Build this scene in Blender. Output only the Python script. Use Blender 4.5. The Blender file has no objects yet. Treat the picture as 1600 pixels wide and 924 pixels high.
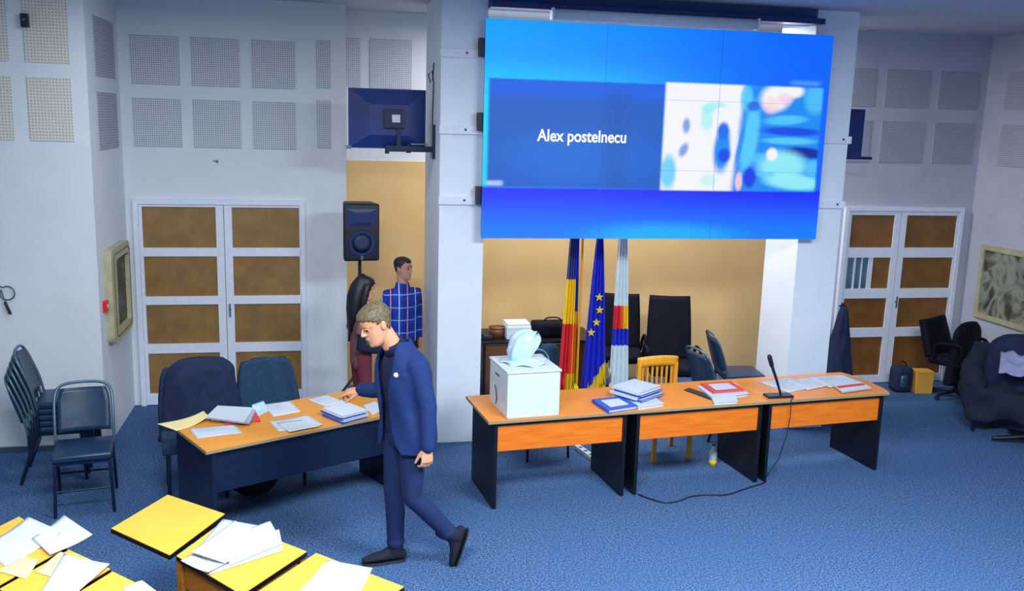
import bpy, bmesh, math, random
from mathutils import Vector, Matrix, noise
random.seed(7)
V3 = Vector
sc = bpy.context.scene
col = sc.collection
PI = math.pi

# ------------------------------------------------------------------ camera
F_PX, PITCH, ROLL, PSI, CH = 1448.7, .18627, .02843, .20337, 3.05
_fwd = V3((math.sin(PSI)*math.cos(PITCH), math.cos(PSI)*math.cos(PITCH), -math.sin(PITCH)))
_r0 = V3((math.cos(PSI), -math.sin(PSI), 0)); _u0 = _r0.cross(_fwd)
_r = math.cos(ROLL)*_r0 + math.sin(ROLL)*_u0
_u = -math.sin(ROLL)*_r0 + math.cos(ROLL)*_u0
cam = bpy.data.cameras.new('camera'); camo = bpy.data.objects.new('camera', cam); col.objects.link(camo)
Mc = Matrix((( _r.x, _u.x, -_fwd.x, 0), (_r.y, _u.y, -_fwd.y, 0), (_r.z, _u.z, -_fwd.z, CH), (0, 0, 0, 1)))
camo.matrix_world = Mc
cam.sensor_width = 36; cam.lens = F_PX/1600*36; cam.clip_end = 100
sc.camera = camo
def ray(x, y): return _r*((x-800)/F_PX) - _u*((y-462)/F_PX) + _fwd
def G(x, y, z=0.):                       # a measured point on a horizontal surface at height z
    d = ray(x, y); t = (z-CH)/d.z; return V3((0, 0, CH)) + d*t
def P(x, y, Y):                          # a measured point on the vertical plane at distance Y
    d = ray(x, y); t = Y/d.y; return V3((0, 0, CH)) + d*t

# ------------------------------------------------------------------ light
sc.view_settings.view_transform = 'Standard'; sc.view_settings.look = 'None'
sc.view_settings.exposure = 0.18; sc.view_settings.gamma = 1.0; sc.view_settings.use_curve_mapping = False
w = bpy.data.worlds.new('world'); sc.world = w; w.use_nodes = True
w.node_tree.nodes['Background'].inputs[0].default_value = (.78, .90, 1, 1)
w.node_tree.nodes['Background'].inputs[1].default_value = .34
def area(name, loc, size, power, color, rot=(0, 0, 0)):
    l = bpy.data.lights.new(name, 'AREA'); l.shape = 'RECTANGLE'; l.size, l.size_y = size
    l.energy = power; l.color = color
    o = bpy.data.objects.new(name, l); o.location = loc; o.rotation_euler = rot; col.objects.link(o); return o
area('ceiling_light_front', (-.3, 2.6, 4.05), (1.6, 1.0), 300, (.93, .98, 1))
area('ceiling_light_middle', (3.2, 3.4, 4.05), (1.8, 1.2), 350, (.88, .96, 1))
area('ceiling_light_left', (-1.0, 7.3, 4.05), (1.2, .8), 32, (.93, .95, 1))
area('alcove_fill', (2.9, 9.3, 4.05), (3.6, .6), 150, (1, .97, .92))  # unseen fill behind the video wall, added to brighten the beige panelling

# ------------------------------------------------------------------ materials
def lin(c):
    return tuple(((v/255)/12.92 if v/255 <= .04045 else ((v/255+.055)/1.055)**2.4) for v in c) + (1,)
def mat(name, c, rough=.6, metal=0., c2=None, scale=20., bump=0., spec=None, detail=3, contrast=(.35, .65), coat=0):
    m = bpy.data.materials.new(name); m.use_nodes = True; nt = m.node_tree; b = nt.nodes['Principled BSDF']
    b.inputs['Base Color'].default_value = lin(c); b.inputs['Roughness'].default_value = rough
    b.inputs['Metallic'].default_value = metal
    if spec is not None: b.inputs['Specular IOR Level'].default_value = spec
    if coat: b.inputs['Coat Weight'].default_value = coat
    tc = nt.nodes.new('ShaderNodeTexCoord'); n = nt.nodes.new('ShaderNodeTexNoise')
    n.inputs['Scale'].default_value = scale; n.inputs['Detail'].default_value = detail
    nt.links.new(tc.outputs['Object'], n.inputs['Vector'])
    if c2 is None: c2 = tuple(min(255, v*1.025+1) for v in c)
    r = nt.nodes.new('ShaderNodeValToRGB'); r.color_ramp.elements[0].position = contrast[0]; r.color_ramp.elements[1].position = contrast[1]
    r.color_ramp.elements[0].color = lin(c); r.color_ramp.elements[1].color = lin(c2)
    nt.links.new(n.outputs['Fac'], r.inputs['Fac']); nt.links.new(r.outputs['Color'], b.inputs['Base Color'])
    if bump:
        bp = nt.nodes.new('ShaderNodeBump'); bp.inputs['Strength'].default_value = bump; bp.inputs['Distance'].default_value = .004
        nt.links.new(n.outputs['Fac'], bp.inputs['Height']); nt.links.new(bp.outputs['Normal'], b.inputs['Normal'])
    return m
def wood(name, c, c2, axis=0, scale=6., rough=.4):
    m = mat(name, c, rough, c2=c2, scale=scale, detail=5)
    nt = m.node_tree; n = [q for q in nt.nodes if q.type == 'TEX_NOISE'][0]; tc = [q for q in nt.nodes if q.type == 'TEX_COORD'][0]
    mp = nt.nodes.new('ShaderNodeMapping'); s = [12, 12, 12]; s[axis] = .8; mp.inputs['Scale'].default_value = s
    nt.links.new(tc.outputs['Object'], mp.inputs['Vector']); nt.links.new(mp.outputs['Vector'], n.inputs['Vector'])
    return m
class NT:                                # small maths helper over shader nodes
    def __init__(s, nt): s.nt = nt
    def m(s, op, a, b=0., c=None, clamp=False):
        n = s.nt.nodes.new('ShaderNodeMath'); n.operation = op; n.use_clamp = clamp
        for i, v in enumerate((a, b) if c is None else (a, b, c)):
            if isinstance(v, (int, float)): n.inputs[i].default_value = v
            else: s.nt.links.new(v, n.inputs[i])
        return n.outputs[0]
    def step(s, x, e, soft):             # 0 below e, 1 above
        n = s.nt.nodes.new('ShaderNodeMapRange'); n.interpolation_type = 'SMOOTHSTEP'
        s.nt.links.new(x, n.inputs[0]); n.inputs[1].default_value = e-soft; n.inputs[2].default_value = e+soft
        return n.outputs[0]
    def rect(s, u, v, u0, u1, v0, v1, soft=.008):
        a = s.m('MULTIPLY', s.step(u, u0, soft), s.m('SUBTRACT', 1., s.step(u, u1, soft)))
        b = s.m('MULTIPLY', s.step(v, v0, soft), s.m('SUBTRACT', 1., s.step(v, v1, soft)))
        return s.m('MULTIPLY', a, b)
    def ell(s, u, v, cu, cv, ru, rv, ang=0., soft=.3):
        du = s.m('SUBTRACT', u, cu); dv = s.m('SUBTRACT', v, cv)
        ca, sa = math.cos(ang), math.sin(ang)
        x = s.m('DIVIDE', s.m('ADD', s.m('MULTIPLY', du, ca), s.m('MULTIPLY', dv, sa)), ru)
        y = s.m('DIVIDE', s.m('SUBTRACT', s.m('MULTIPLY', dv, ca), s.m('MULTIPLY', du, sa)), rv)
        d = s.m('SQRT', s.m('ADD', s.m('MULTIPLY', x, x), s.m('MULTIPLY', y, y)))
        return s.m('SUBTRACT', 1., s.step(d, 1., soft))
    def mix(s, f, a, b):
        n = s.nt.nodes.new('ShaderNodeMix'); n.data_type = 'RGBA'
        for k, v in ((0, f), (6, a), (7, b)):
            if isinstance(v, (int, float)): n.inputs[k].default_value = v
            elif isinstance(v, tuple): n.inputs[k].default_value = v
            else: s.nt.links.new(v, n.inputs[k])
        return n.outputs[2]

M = {}
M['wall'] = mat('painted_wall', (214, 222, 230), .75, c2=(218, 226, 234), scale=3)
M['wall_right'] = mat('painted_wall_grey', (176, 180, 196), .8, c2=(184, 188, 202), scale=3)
M['beige'] = mat('beige_panelling', (218, 180, 122), .6, c2=(224, 188, 130), scale=2)
M['ceil'] = mat('ceiling_paint', (170, 180, 192), .9)
M['pillar'] = mat('pillar_paint', (222, 234, 246), .6, c2=(226, 237, 248), scale=4)
M['frame_white'] = mat('white_door_paint', (222, 228, 244), .45)
M['amber'] = mat('amber_papered_glass', (136, 104, 58), .4, c2=(152, 118, 66), scale=7)
M['amber_dark'] = mat('amber_papered_glass_dark', (122, 78, 38), .4, c2=(134, 92, 44), scale=6)
M['cable'] = mat('black_cable', (14, 20, 40), .5)
M['black'] = mat('black_laminate', (6, 8, 18), .42, c2=(8, 11, 24), scale=30)
M['navy_lam'] = mat('navy_black_laminate', (10, 22, 52), .38, c2=(12, 27, 60), scale=30)
M['orange'] = wood('orange_wood_top', (236, 134, 40), (246, 150, 56), 0, 5, .3)
M['orange_panel'] = wood('orange_wood_panel', (224, 112, 12), (240, 130, 26), 0, 5, .4)
M['yellow_top'] = wood('honey_wood_top', (230, 148, 44), (236, 160, 60), 0, 5, .35)
M['yellow'] = wood('yellow_wood_top', (232, 180, 58), (238, 190, 72), 0, 5, .4)
M['edge'] = mat('pale_edge_band', (150, 140, 110), .5)
M['brown_wood'] = wood('brown_wood', (150, 92, 22), (176, 112, 34), 0, 6, .5)
M['dark_wood'] = wood('dark_desk_wood', (92, 58, 36), (116, 74, 44), 0, 5, .5)
M['chair_wood'] = wood('yellow_chair_wood', (228, 156, 30), (240, 172, 48), 2, 5, .45)
M['dkmetal'] = mat('dark_blue_metal', (16, 34, 66), .35, .3)
M['greymetal'] = mat('grey_metal', (84, 110, 130), .4, .6)
M['vinyl'] = mat('teal_vinyl', (15, 46, 76), .38, c2=(22, 56, 88), scale=12, bump=.2)
M['fabric'] = mat('slate_fabric', (22, 50, 80), .9, c2=(30, 64, 98), scale=60, bump=.4)
M['coat'] = mat('dark_coat_cloth', (12, 28, 60), .9, c2=(18, 38, 76), scale=14, bump=.5)
M['blackfab'] = mat('black_leather', (4, 6, 22), .8, c2=(6, 9, 30), scale=20, spec=.2)
M['paper'] = mat('white_paper', (206, 214, 224), .8, c2=(200, 209, 221), scale=14)
M['cream'] = mat('cream_paper', (244, 226, 158), .8, c2=(236, 220, 160), scale=9)
M['bluebook'] = mat('blue_cover', (34, 84, 196), .5)
M['redbook'] = mat('red_cover', (226, 66, 66), .5)
M['white_pl'] = mat('white_plastic', (208, 222, 228), .5)
M['bag'] = mat('pale_blue_plastic', (178, 212, 236), .35, c2=(206, 230, 246), scale=7, bump=.4)
M['tv'] = mat('dark_tv_plastic', (4, 30, 92), .4, c2=(8, 44, 120), scale=3)
M['speaker'] = mat('speaker_plastic', (7, 14, 32), .5, c2=(9, 18, 40), scale=40, bump=.3)
M['cone'] = mat('speaker_cone', (20, 38, 76), .5)
M['gold'] = mat('cream_wood', (186, 182, 152), .5, c2=(170, 165, 130), scale=15)
M['red'] = mat('red_plastic', (220, 24, 30), .4)
M['yel'] = mat('yellow_plastic', (240, 200, 20), .4)
M['suit'] = mat('navy_suit_cloth', (9, 40, 98), .85, c2=(13, 47, 108), scale=50, bump=.25)
M['trouser'] = mat('navy_trouser_cloth', (12, 34, 80), .85, c2=(16, 40, 90), scale=40, bump=.25)
M['shirt'] = mat('dark_shirt_cloth', (8, 22, 62), .85)
M['skin'] = mat('skin', (226, 160, 122), .5, c2=(234, 172, 134), scale=14)
M['skin2'] = mat('skin_tan', (206, 150, 128), .5, c2=(214, 160, 138), scale=14)
M['hair'] = mat('sandy_grey_hair', (84, 74, 54), .7, c2=(124, 110, 82), scale=55, bump=.8)
M['hair_dark'] = mat('dark_hair', (34, 32, 42), .6, c2=(52, 48, 56), scale=60, bump=.8)
M['hair_black'] = mat('black_hair', (8, 12, 26), .45, c2=(14, 20, 38), scale=60, bump=.6)
M['shoe'] = mat('black_suede', (8, 14, 34), .85, c2=(12, 20, 44), scale=50, bump=.3)
M['sole'] = mat('rubber_sole', (10, 14, 26), .6)
M['jeans'] = mat('dark_jeans', (24, 34, 66), .9)
M['mauve'] = mat('mauve_cloth', (116, 74, 84), .85, c2=(128, 84, 94), scale=30, bump=.2)
M['maroon'] = mat('maroon_cloth', (110, 44, 62), .85)
M['dark_knit'] = mat('dark_knit', (12, 24, 52), .9, c2=(16, 32, 64), scale=60, bump=.3)
M['lips'] = mat('lips', (196, 110, 100), .5)
M['eye'] = mat('eye_dark', (30, 24, 28), .3)
M['badge'] = mat('badge_white', (232, 234, 240), .3)
M['plate'] = mat('brown_cardboard', (216, 158, 62), .7)

def carpet():
    m = bpy.data.materials.new('blue_carpet'); m.use_nodes = True; nt = m.node_tree; b = nt.nodes['Principled BSDF']
    b.inputs['Roughness'].default_value = .95; b.inputs['Specular IOR Level'].default_value = .1
    tc = nt.nodes.new('ShaderNodeTexCoord')
    def nz(s, d):
        n = nt.nodes.new('ShaderNodeTexNoise'); n.inputs['Scale'].default_value = s; n.inputs['Detail'].default_value = d
        nt.links.new(tc.outputs['Object'], n.inputs['Vector']); return n.outputs['Fac']
    h = NT(nt)
    fine = h.step(nz(75, 5), .5, .14); mid = h.step(nz(9, 4), .5, .2); big = h.step(nz(1.3, 2), .5, .2)
    c = h.mix(fine, lin((30, 58, 98)), lin((98, 128, 172)))
    c = h.mix(h.m('MULTIPLY', mid, .3), c, lin((70, 102, 156)))
    c = h.mix(h.m('MULTIPLY', big, .3), c, lin((52, 98, 150)))
    nt.links.new(c, b.inputs['Base Color'])
    bp = nt.nodes.new('ShaderNodeBump'); bp.inputs['Strength'].default_value = .5; bp.inputs['Distance'].default_value = .006
    nt.links.new(fine, bp.inputs['Height']); nt.links.new(bp.outputs['Normal'], b.inputs['Normal'])
    return m
M['carpet'] = carpet()
def perforated(name, base, hole, pitch=.021, axis=0):
    m = bpy.data.materials.new(name); m.use_nodes = True; nt = m.node_tree; b = nt.nodes['Principled BSDF']
    b.inputs['Roughness'].default_value = .8; h = NT(nt)
    tc = nt.nodes.new('ShaderNodeTexCoord'); sp = nt.nodes.new('ShaderNodeSeparateXYZ'); nt.links.new(tc.outputs['Object'], sp.inputs[0])
    a = h.m('SUBTRACT', h.m('FRACT', h.m('DIVIDE', h.m('ADD', sp.outputs[axis], 50), pitch)), .5)
    z = h.m('SUBTRACT', h.m('FRACT', h.m('DIVIDE', h.m('ADD', sp.outputs[2], 50), pitch)), .5)
    d = h.m('SQRT', h.m('ADD', h.m('MULTIPLY', a, a), h.m('MULTIPLY', z, z)))
    f = h.m('SUBTRACT', 1., h.step(d, .27, .06))
    nt.links.new(h.mix(f, lin(base), lin(hole)), b.inputs['Base Color']); return m
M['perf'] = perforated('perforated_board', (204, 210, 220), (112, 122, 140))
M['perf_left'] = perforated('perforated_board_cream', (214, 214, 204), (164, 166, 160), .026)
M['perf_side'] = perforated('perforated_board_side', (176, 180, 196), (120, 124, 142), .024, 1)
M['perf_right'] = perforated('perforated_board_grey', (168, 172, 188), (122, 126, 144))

# ------------------------------------------------------------------ mesh helpers
class B:
    def __init__(s): s.bm = bmesh.new()
    def box(s, c, size, rot=None, bev=0.):
        r = bmesh.ops.create_cube(s.bm, size=1.); vs = r['verts']
        Mx = Matrix.Translation(c) @ (rot.to_4x4() if rot else Matrix.Identity(4)) @ Matrix.Diagonal((*size, 1))
        bmesh.ops.transform(s.bm, matrix=Mx, verts=vs)
        if bev:
            es = list({e for v in vs for e in v.link_edges})
            bmesh.ops.bevel(s.bm, geom=es, offset=bev, segments=2, affect='EDGES', profile=.7)
        return s
    def span(s, a, b, bev=0.):
        return s.box([(a[i]+b[i])/2 for i in range(3)], [abs(b[i]-a[i]) for i in range(3)], bev=bev)
    def ell(s, c, r, rot=None, seg=16):
        q = bmesh.ops.create_uvsphere(s.bm, u_segments=seg, v_segments=max(6, seg*2//3), radius=1.)
        Mx = Matrix.Translation(c) @ (rot.to_4x4() if rot else Matrix.Identity(4)) @ Matrix.Diagonal((*r, 1))
        bmesh.ops.transform(s.bm, matrix=Mx, verts=q['verts']); return s
    def tube(s, pts, rad, side=None, seg=10, cap=True, round_=True, expo=1.):
        pts = [V3(p) for p in pts]; n = len(pts)
        if isinstance(rad, (int, float)): rad = [rad]*n
        rad = [(r, r) if isinstance(r, (int, float)) else r for r in rad]
        rings = []
        def ring(c, t, a, b, sd):
            sd = (sd - t*sd.dot(t)).normalized(); o = t.cross(sd)
            vs = []
            for k in range(seg):
                th = 2*PI*k/seg; cx, sx = math.cos(th), math.sin(th)
                if expo != 1.: cx = math.copysign(abs(cx)**expo, cx); sx = math.copysign(abs(sx)**expo, sx)
                vs.append(s.bm.verts.new(c + sd*(a*cx) + o*(b*sx)))
            return vs, sd
        sd = V3(side) if side is not None else None
        for i in range(n):
            t = (pts[min(i+1, n-1)] - pts[max(i-1, 0)]).normalized()
            if sd is None: sd = t.orthogonal()
            a, b = rad[i]
            if i == 0 and cap and round_:
                for q in (.5, .87):
                    h = math.sqrt(1-q*q)*min(a, b); rings.append(ring(pts[i]-t*h, t, a*q, b*q, sd)[0])
            vs, sd2 = ring(pts[i], t, a, b, sd)
            if side is None: sd = sd2
            rings.append(vs)
            if i == n-1 and cap and round_:
                for q in (.87, .5):
                    h = math.sqrt(1-q*q)*min(a, b); rings.append(ring(pts[i]+t*h, t, a*q, b*q, sd)[0])
        for r0, r1 in zip(rings, rings[1:]):
            for k in range(seg):
                try: s.bm.faces.new((r0[k], r0[(k+1) % seg], r1[(k+1) % seg], r1[k]))
                except ValueError: pass
        if cap:
            s.bm.faces.new(rings[0][::-1]); s.bm.faces.new(rings[-1])
        return s
    def cyl(s, a, b, r, seg=16, r2=None):
        return s.tube([a, b], [r, r if r2 is None else r2], seg=seg, round_=False)
    def prism(s, pts, z0, z1):
        lo = [s.bm.verts.new((p[0], p[1], z0)) for p in pts]; hi = [s.bm.verts.new((p[0], p[1], z1)) for p in pts]
        n = len(pts); s.bm.faces.new(lo[::-1]); s.bm.faces.new(hi)
        for k in range(n): s.bm.faces.new((lo[k], lo[(k+1) % n], hi[(k+1) % n], hi[k]))
        return s
    def grid(s, fn, nu, nv, th=0., wrap=False, mat_fn=None):
        """surface fn(u,v)->Vector ; th>0 gives it thickness along its normal"""
        m = nu if wrap else nu+1
        vs = [[s.bm.verts.new(fn(i/nu, j/nv)) for i in range(m)] for j in range(nv+1)]
        fs = []
        for j in range(nv):
            for i in range(nu):
                f = s.bm.faces.new((vs[j][i], vs[j][(i+1) % m], vs[j+1][(i+1) % m], vs[j+1][i]))
                if mat_fn: f.material_index = mat_fn((i+.5)/nu, (j+.5)/nv)
                fs.append(f)
        if th:
            s.bm.normal_update()
            bmesh.ops.solidify(s.bm, geom=fs, thickness=th)
        return s
    def loft(s, rings, cap=True):
        R = [[s.bm.verts.new(p) for p in r] for r in rings]; n = len(R[0])
        for a, b in zip(R, R[1:]):
            for k in range(n): s.bm.faces.new((a[k], a[(k+1) % n], b[(k+1) % n], b[k]))
        if cap: s.bm.faces.new(R[0][::-1]); s.bm.faces.new(R[-1])
        return s
    def xf(s, Mx): bmesh.ops.transform(s.bm, matrix=Mx, verts=s.bm.verts); return s
def obj(name, b, m, parent=None, smooth=False, voxel=0, smooth_it=0, kind=None):
    bmesh.ops.recalc_face_normals(b.bm, faces=b.bm.faces)
    me = bpy.data.meshes.new(name); b.bm.to_mesh(me); b.bm.free()
    if voxel:
        t = bpy.data.objects.new('t', me); col.objects.link(t)
        r = t.modifiers.new('r', 'REMESH'); r.mode = 'VOXEL'; r.voxel_size = voxel
        if smooth_it:
            q = t.modifiers.new('s', 'SMOOTH'); q.iterations = smooth_it; q.factor = .5
        dg = bpy.context.evaluated_depsgraph_get(); dg.update()
        me2 = bpy.data.meshes.new_from_object(t.evaluated_get(dg)); bpy.data.objects.remove(t); me = me2; me.name = name
    ms = m if isinstance(m, (list, tuple)) else [m]
    if len(me.materials): me.materials.clear()
    for q in ms: me.materials.append(q)
    if smooth:
        for p in me.polygons: p.use_smooth = True
    o = bpy.data.objects.new(name, me); col.objects.link(o)
    if parent: o.parent = parent
    if kind: o['kind'] = kind
    return o
def thing(name, label, cat, loc=(0, 0, 0), rotz=0., group=None):
    o = bpy.data.objects.new(name, None); col.objects.link(o); o.empty_display_size = .1
    o.location = loc; o.rotation_euler = (0, 0, rotz); o['label'] = label; o['category'] = cat
    if group: o['group'] = group
    return o
def tag(o, label, cat, group=None):
    o['label'] = label; o['category'] = cat
    if group: o['group'] = group
    return o
def struct(name, b, m, parent=None):
    o = obj(name, b, m, parent)
    if not parent: o['kind'] = 'structure'
    return o
def dup(root, loc, rotz, label, group=None):
    r = root.copy(); col.objects.link(r); r.location = loc; r.rotation_euler = (0, 0, rotz); r['label'] = label
    if group: r['group'] = group
    for ch in list(root.children):
        c = ch.copy(); col.objects.link(c); c.parent = r
        for g in list(ch.children):
            d = g.copy(); col.objects.link(d); d.parent = c
    return r
def R(ax, deg): return Matrix.Rotation(math.radians(deg), 3, ax)

# ------------------------------------------------------------------ the room
YB, YA, XL, XR, ZC = 9.95, 10.5, -1.96, 7.74, 4.17
struct('floor', B().span((-6, -1, -.1), (9.5, 10.7, 0)), M['carpet'])
struct('ceiling', B().span((-6, 1.5, ZC), (9.5, 10.7, ZC+.1)), M['ceil'])
# back wall left of the alcove, with the doorway of door_1 closed by the door itself
struct('wall_back_left', B().span((-2.1, YB, 0), (.24, YB+.2, ZC)).span((.14, YB+.2, 0), (.24, YA, ZC)), M['wall'])
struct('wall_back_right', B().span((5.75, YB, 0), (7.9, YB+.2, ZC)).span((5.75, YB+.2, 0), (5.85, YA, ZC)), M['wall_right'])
struct('wall_alcove', B().span((.14, YA, 2.57), (5.85, YA+.15, ZC)), M['wall'])
struct('wall_alcove_panelling', B().span((.14, YA-.02, 0), (5.85, YA+.15, 2.57)), M['beige'])
struct('wall_left', B().span((-5, 8.645, 0), (XL, 8.85, ZC)).span((XL-.2, 8.85, 0), (XL, YB, ZC)), M['wall'])
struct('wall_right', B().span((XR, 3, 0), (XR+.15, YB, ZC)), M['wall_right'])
struct('wall_pillar_left', B().span((1.035, 8.42, 0), (1.45, 9.65, ZC), .004), M['pillar'])
struct('wall_pillar_right', B().span((4.625, 8.42, 0), (5.07, 9.10, ZC), .004), M['pillar'])
struct('trim_1', B().span((-5, 8.615, 0), (XL, 8.645, .05)), M['greymetal'])
struct('trim_2', B().span((1.45, 8.25, 4.02), (4.62, 8.40, 4.07)), M['tv'])      # dark rail over the video wall

M['glow_bulk'] = mat('soffit_screen_glow', (52, 84, 150), .7)  # blue glow of the video wall put into the colour of an added bulkhead
struct('trim_3', B().span((1.452, 8.402, 4.03), (4.62, 8.60, 4.168)), M['glow_bulk'])

def door(n, x0, x1, cells, rows, label_m, odd=None):
    fr = B()
    z1 = 2.17
    fr.span((x0, YB-.05, 0), (x0+.05, YB-.001, z1)).span((x1-.05, YB-.05, 0), (x1, YB-.001, z1)).span((x0+.05, YB-.05, z1-.05), (x1-.05, YB-.001, z1))
    d = struct('door_%d' % n, fr, M['frame_white'])
    mid = (cells[0][1]+cells[1][0])/2
    for k, (a, b) in enumerate(cells):
        lx0, lx1 = (x0+.052, mid-.004) if k == 0 else (mid+.004, x1-.052)
        q = B(); y0, y1 = YB-.04, YB-.004
        q.span((lx0, y0, .01), (a, y1, z1-.055)).span((b, y0, .01), (lx1, y1, z1-.055))
        zs = [z1-.055]+[v for r in rows for v in r]+[.01]
        for i in range(0, len(zs), 2): q.span((a, y0, zs[i+1]), (b, y1, zs[i]))
        lf = obj('door_leaf', q, M['frame_white'], d)
        for i, (zt, zb) in enumerate(rows):
            mm = label_m
            if odd and (k, i) == odd: continue
            obj('door_panel', B().span((a, YB-.022, zb), (b, YB-.010, zt)), mm, lf)
        if k == 1: obj('door_handle', B().cyl((lx0+.035, y0-.03, 1.02), (lx0+.035, y0, 1.02), .01).span((lx0+.028, y0-.035, .95), (lx0+.042, y0-.022, 1.09), .003), M['greymetal'], lf)
    return d
rowsL = [(2.095, 1.675), (1.585, 1.168), (1.08, .665), (.563, .13)]
rowsR = [(2.072, 1.682), (1.562, 1.184), (1.065, .70), (.585, .10)]
door(1, -1.885, -.19, [(-1.80, -1.085), (-.925, -.25)], rowsL, M['amber'])
d2 = door(2, 6.02, 7.60, [(6.11, 6.68), (6.84, 7.52)], rowsR, M['amber_dark'], odd=(0, 1))
lf = d2.children[0]
obj('door_panel', B().span((6.45, YB-.022, 1.184), (6.68, YB-.010, 1.562)), M['amber_dark'], lf)
M['glass_teal'] = mat('clear_glass_view', (70, 104, 128), .15, c2=(96, 128, 150), scale=3)
gp = obj('glass_pane', B().span((6.11, YB-.020, 1.184), (6.45, YB-.012, 1.562)), M['glass_teal'], lf)
obj('glazing_bar', B().span((6.30, YB-.030, 1.184), (6.315, YB-.021, 1.562)).span((6.39, YB-.030, 1.184), (6.45, YB-.021, 1.562)).span((6.20, YB-.030, 1.184), (6.225, YB-.021, 1.562)), M['frame_white'], lf)

# acoustic panels
def ac(x0, x1, z0, z1, y, label, grp, m='perf'):
    o = obj('acoustic_panel', B().span((x0, y-.008, z0), (x1, y, z1), .002), M[m]); return tag(o, label, 'wall panel', grp)
rowname = {0: 'upper', 1: 'lower'}
for r, (z0, z1) in enumerate(((3.305, 3.775), (2.695, 3.175))):
    for k, (a, b) in enumerate(((-1.85, -1.385), (-1.275, -.81), (-.70, -.265))):
        ac(a, b, z0, z1, YB, 'square perforated acoustic panel, %s row above the left double door, %s of three' % (rowname[r], ('left', 'middle', 'right')[k]), 'acoustic panels above the left double door')
    ac(-.055, .09, z0+.02, z1+.03, YB, 'narrow perforated acoustic strip, %s one left of the hanging monitor' % rowname[r], 'narrow acoustic strips')
ac(.25, .41, 3.36, 3.89, YA, 'narrow perforated panel in the recess above the monitor', 'recess acoustic panels')
ac(.51, .97, 3.36, 3.89, YA, 'wide perforated panel in the recess above the monitor', 'recess acoustic panels')
for r, (z0, z1) in enumerate(((3.42, 3.96), (2.77, 3.30))):
    ac(-2.435, -2.09, z0, z1, 8.645, '%s perforated panel at the right end of the near left wall' % rowname[r].capitalize(), 'near left wall panels', 'perf_left')
    ac(-3.0, -2.56, z0, z1, 8.645, '%s perforated panel cut by the left edge of the photo' % rowname[r].capitalize(), 'near left wall panels', 'perf_left')
    o = obj('acoustic_panel', B().span((XL, 8.95, z0-.08), (XL+.008, 9.75, z1-.1), .002), M['perf_side']); tag(o, '%s perforated panel on the narrow side wall left of the double door' % rowname[r].capitalize(), 'wall panel', 'side wall panels')
for r, (z0, z1) in enumerate(((3.33, 3.76), (2.69, 3.17))):
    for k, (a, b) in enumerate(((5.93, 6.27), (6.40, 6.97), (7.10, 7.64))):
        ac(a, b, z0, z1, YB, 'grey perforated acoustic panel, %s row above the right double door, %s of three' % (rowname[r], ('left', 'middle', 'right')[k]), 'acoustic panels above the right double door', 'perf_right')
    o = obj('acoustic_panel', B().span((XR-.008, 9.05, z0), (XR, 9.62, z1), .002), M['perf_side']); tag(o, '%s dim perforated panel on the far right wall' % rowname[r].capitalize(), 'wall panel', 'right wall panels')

# white mounting rails that carry the video wall
for i, z in enumerate((3.625, 2.955, 2.32)):
    nm = ('top', 'middle', 'bottom')[i]
    o = thing('mounting_rail', 'white metal mounting rail across the left pillar, %s of three' % nm, 'rail', (1.22, 8.42, z), 0, 'rails on the left pillar')
    obj('rail', B().span((-.195, -.03, -.036), (.19, 0, .036), .003), M['frame_white'], o)
    obj('screw', B().cyl((.04, -.036, .005), (.04, -.03, .005), .010), M['dkmetal'], o)
    if i:
        o = thing('mounting_rail', 'white metal mounting rail across the right pillar, %s of two in view' % ('upper' if i == 1 else 'lower'), 'rail', (4.90, 8.42, z), 0, 'rails on the right pillar')
        obj('rail', B().span((-.235, -.03, -.036), (.19, 0, .036), .003), M['frame_white'], o)
        obj('screw', B().cyl((.10, -.036, .005), (.10, -.03, .005), .010), M['dkmetal'], o)

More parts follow.
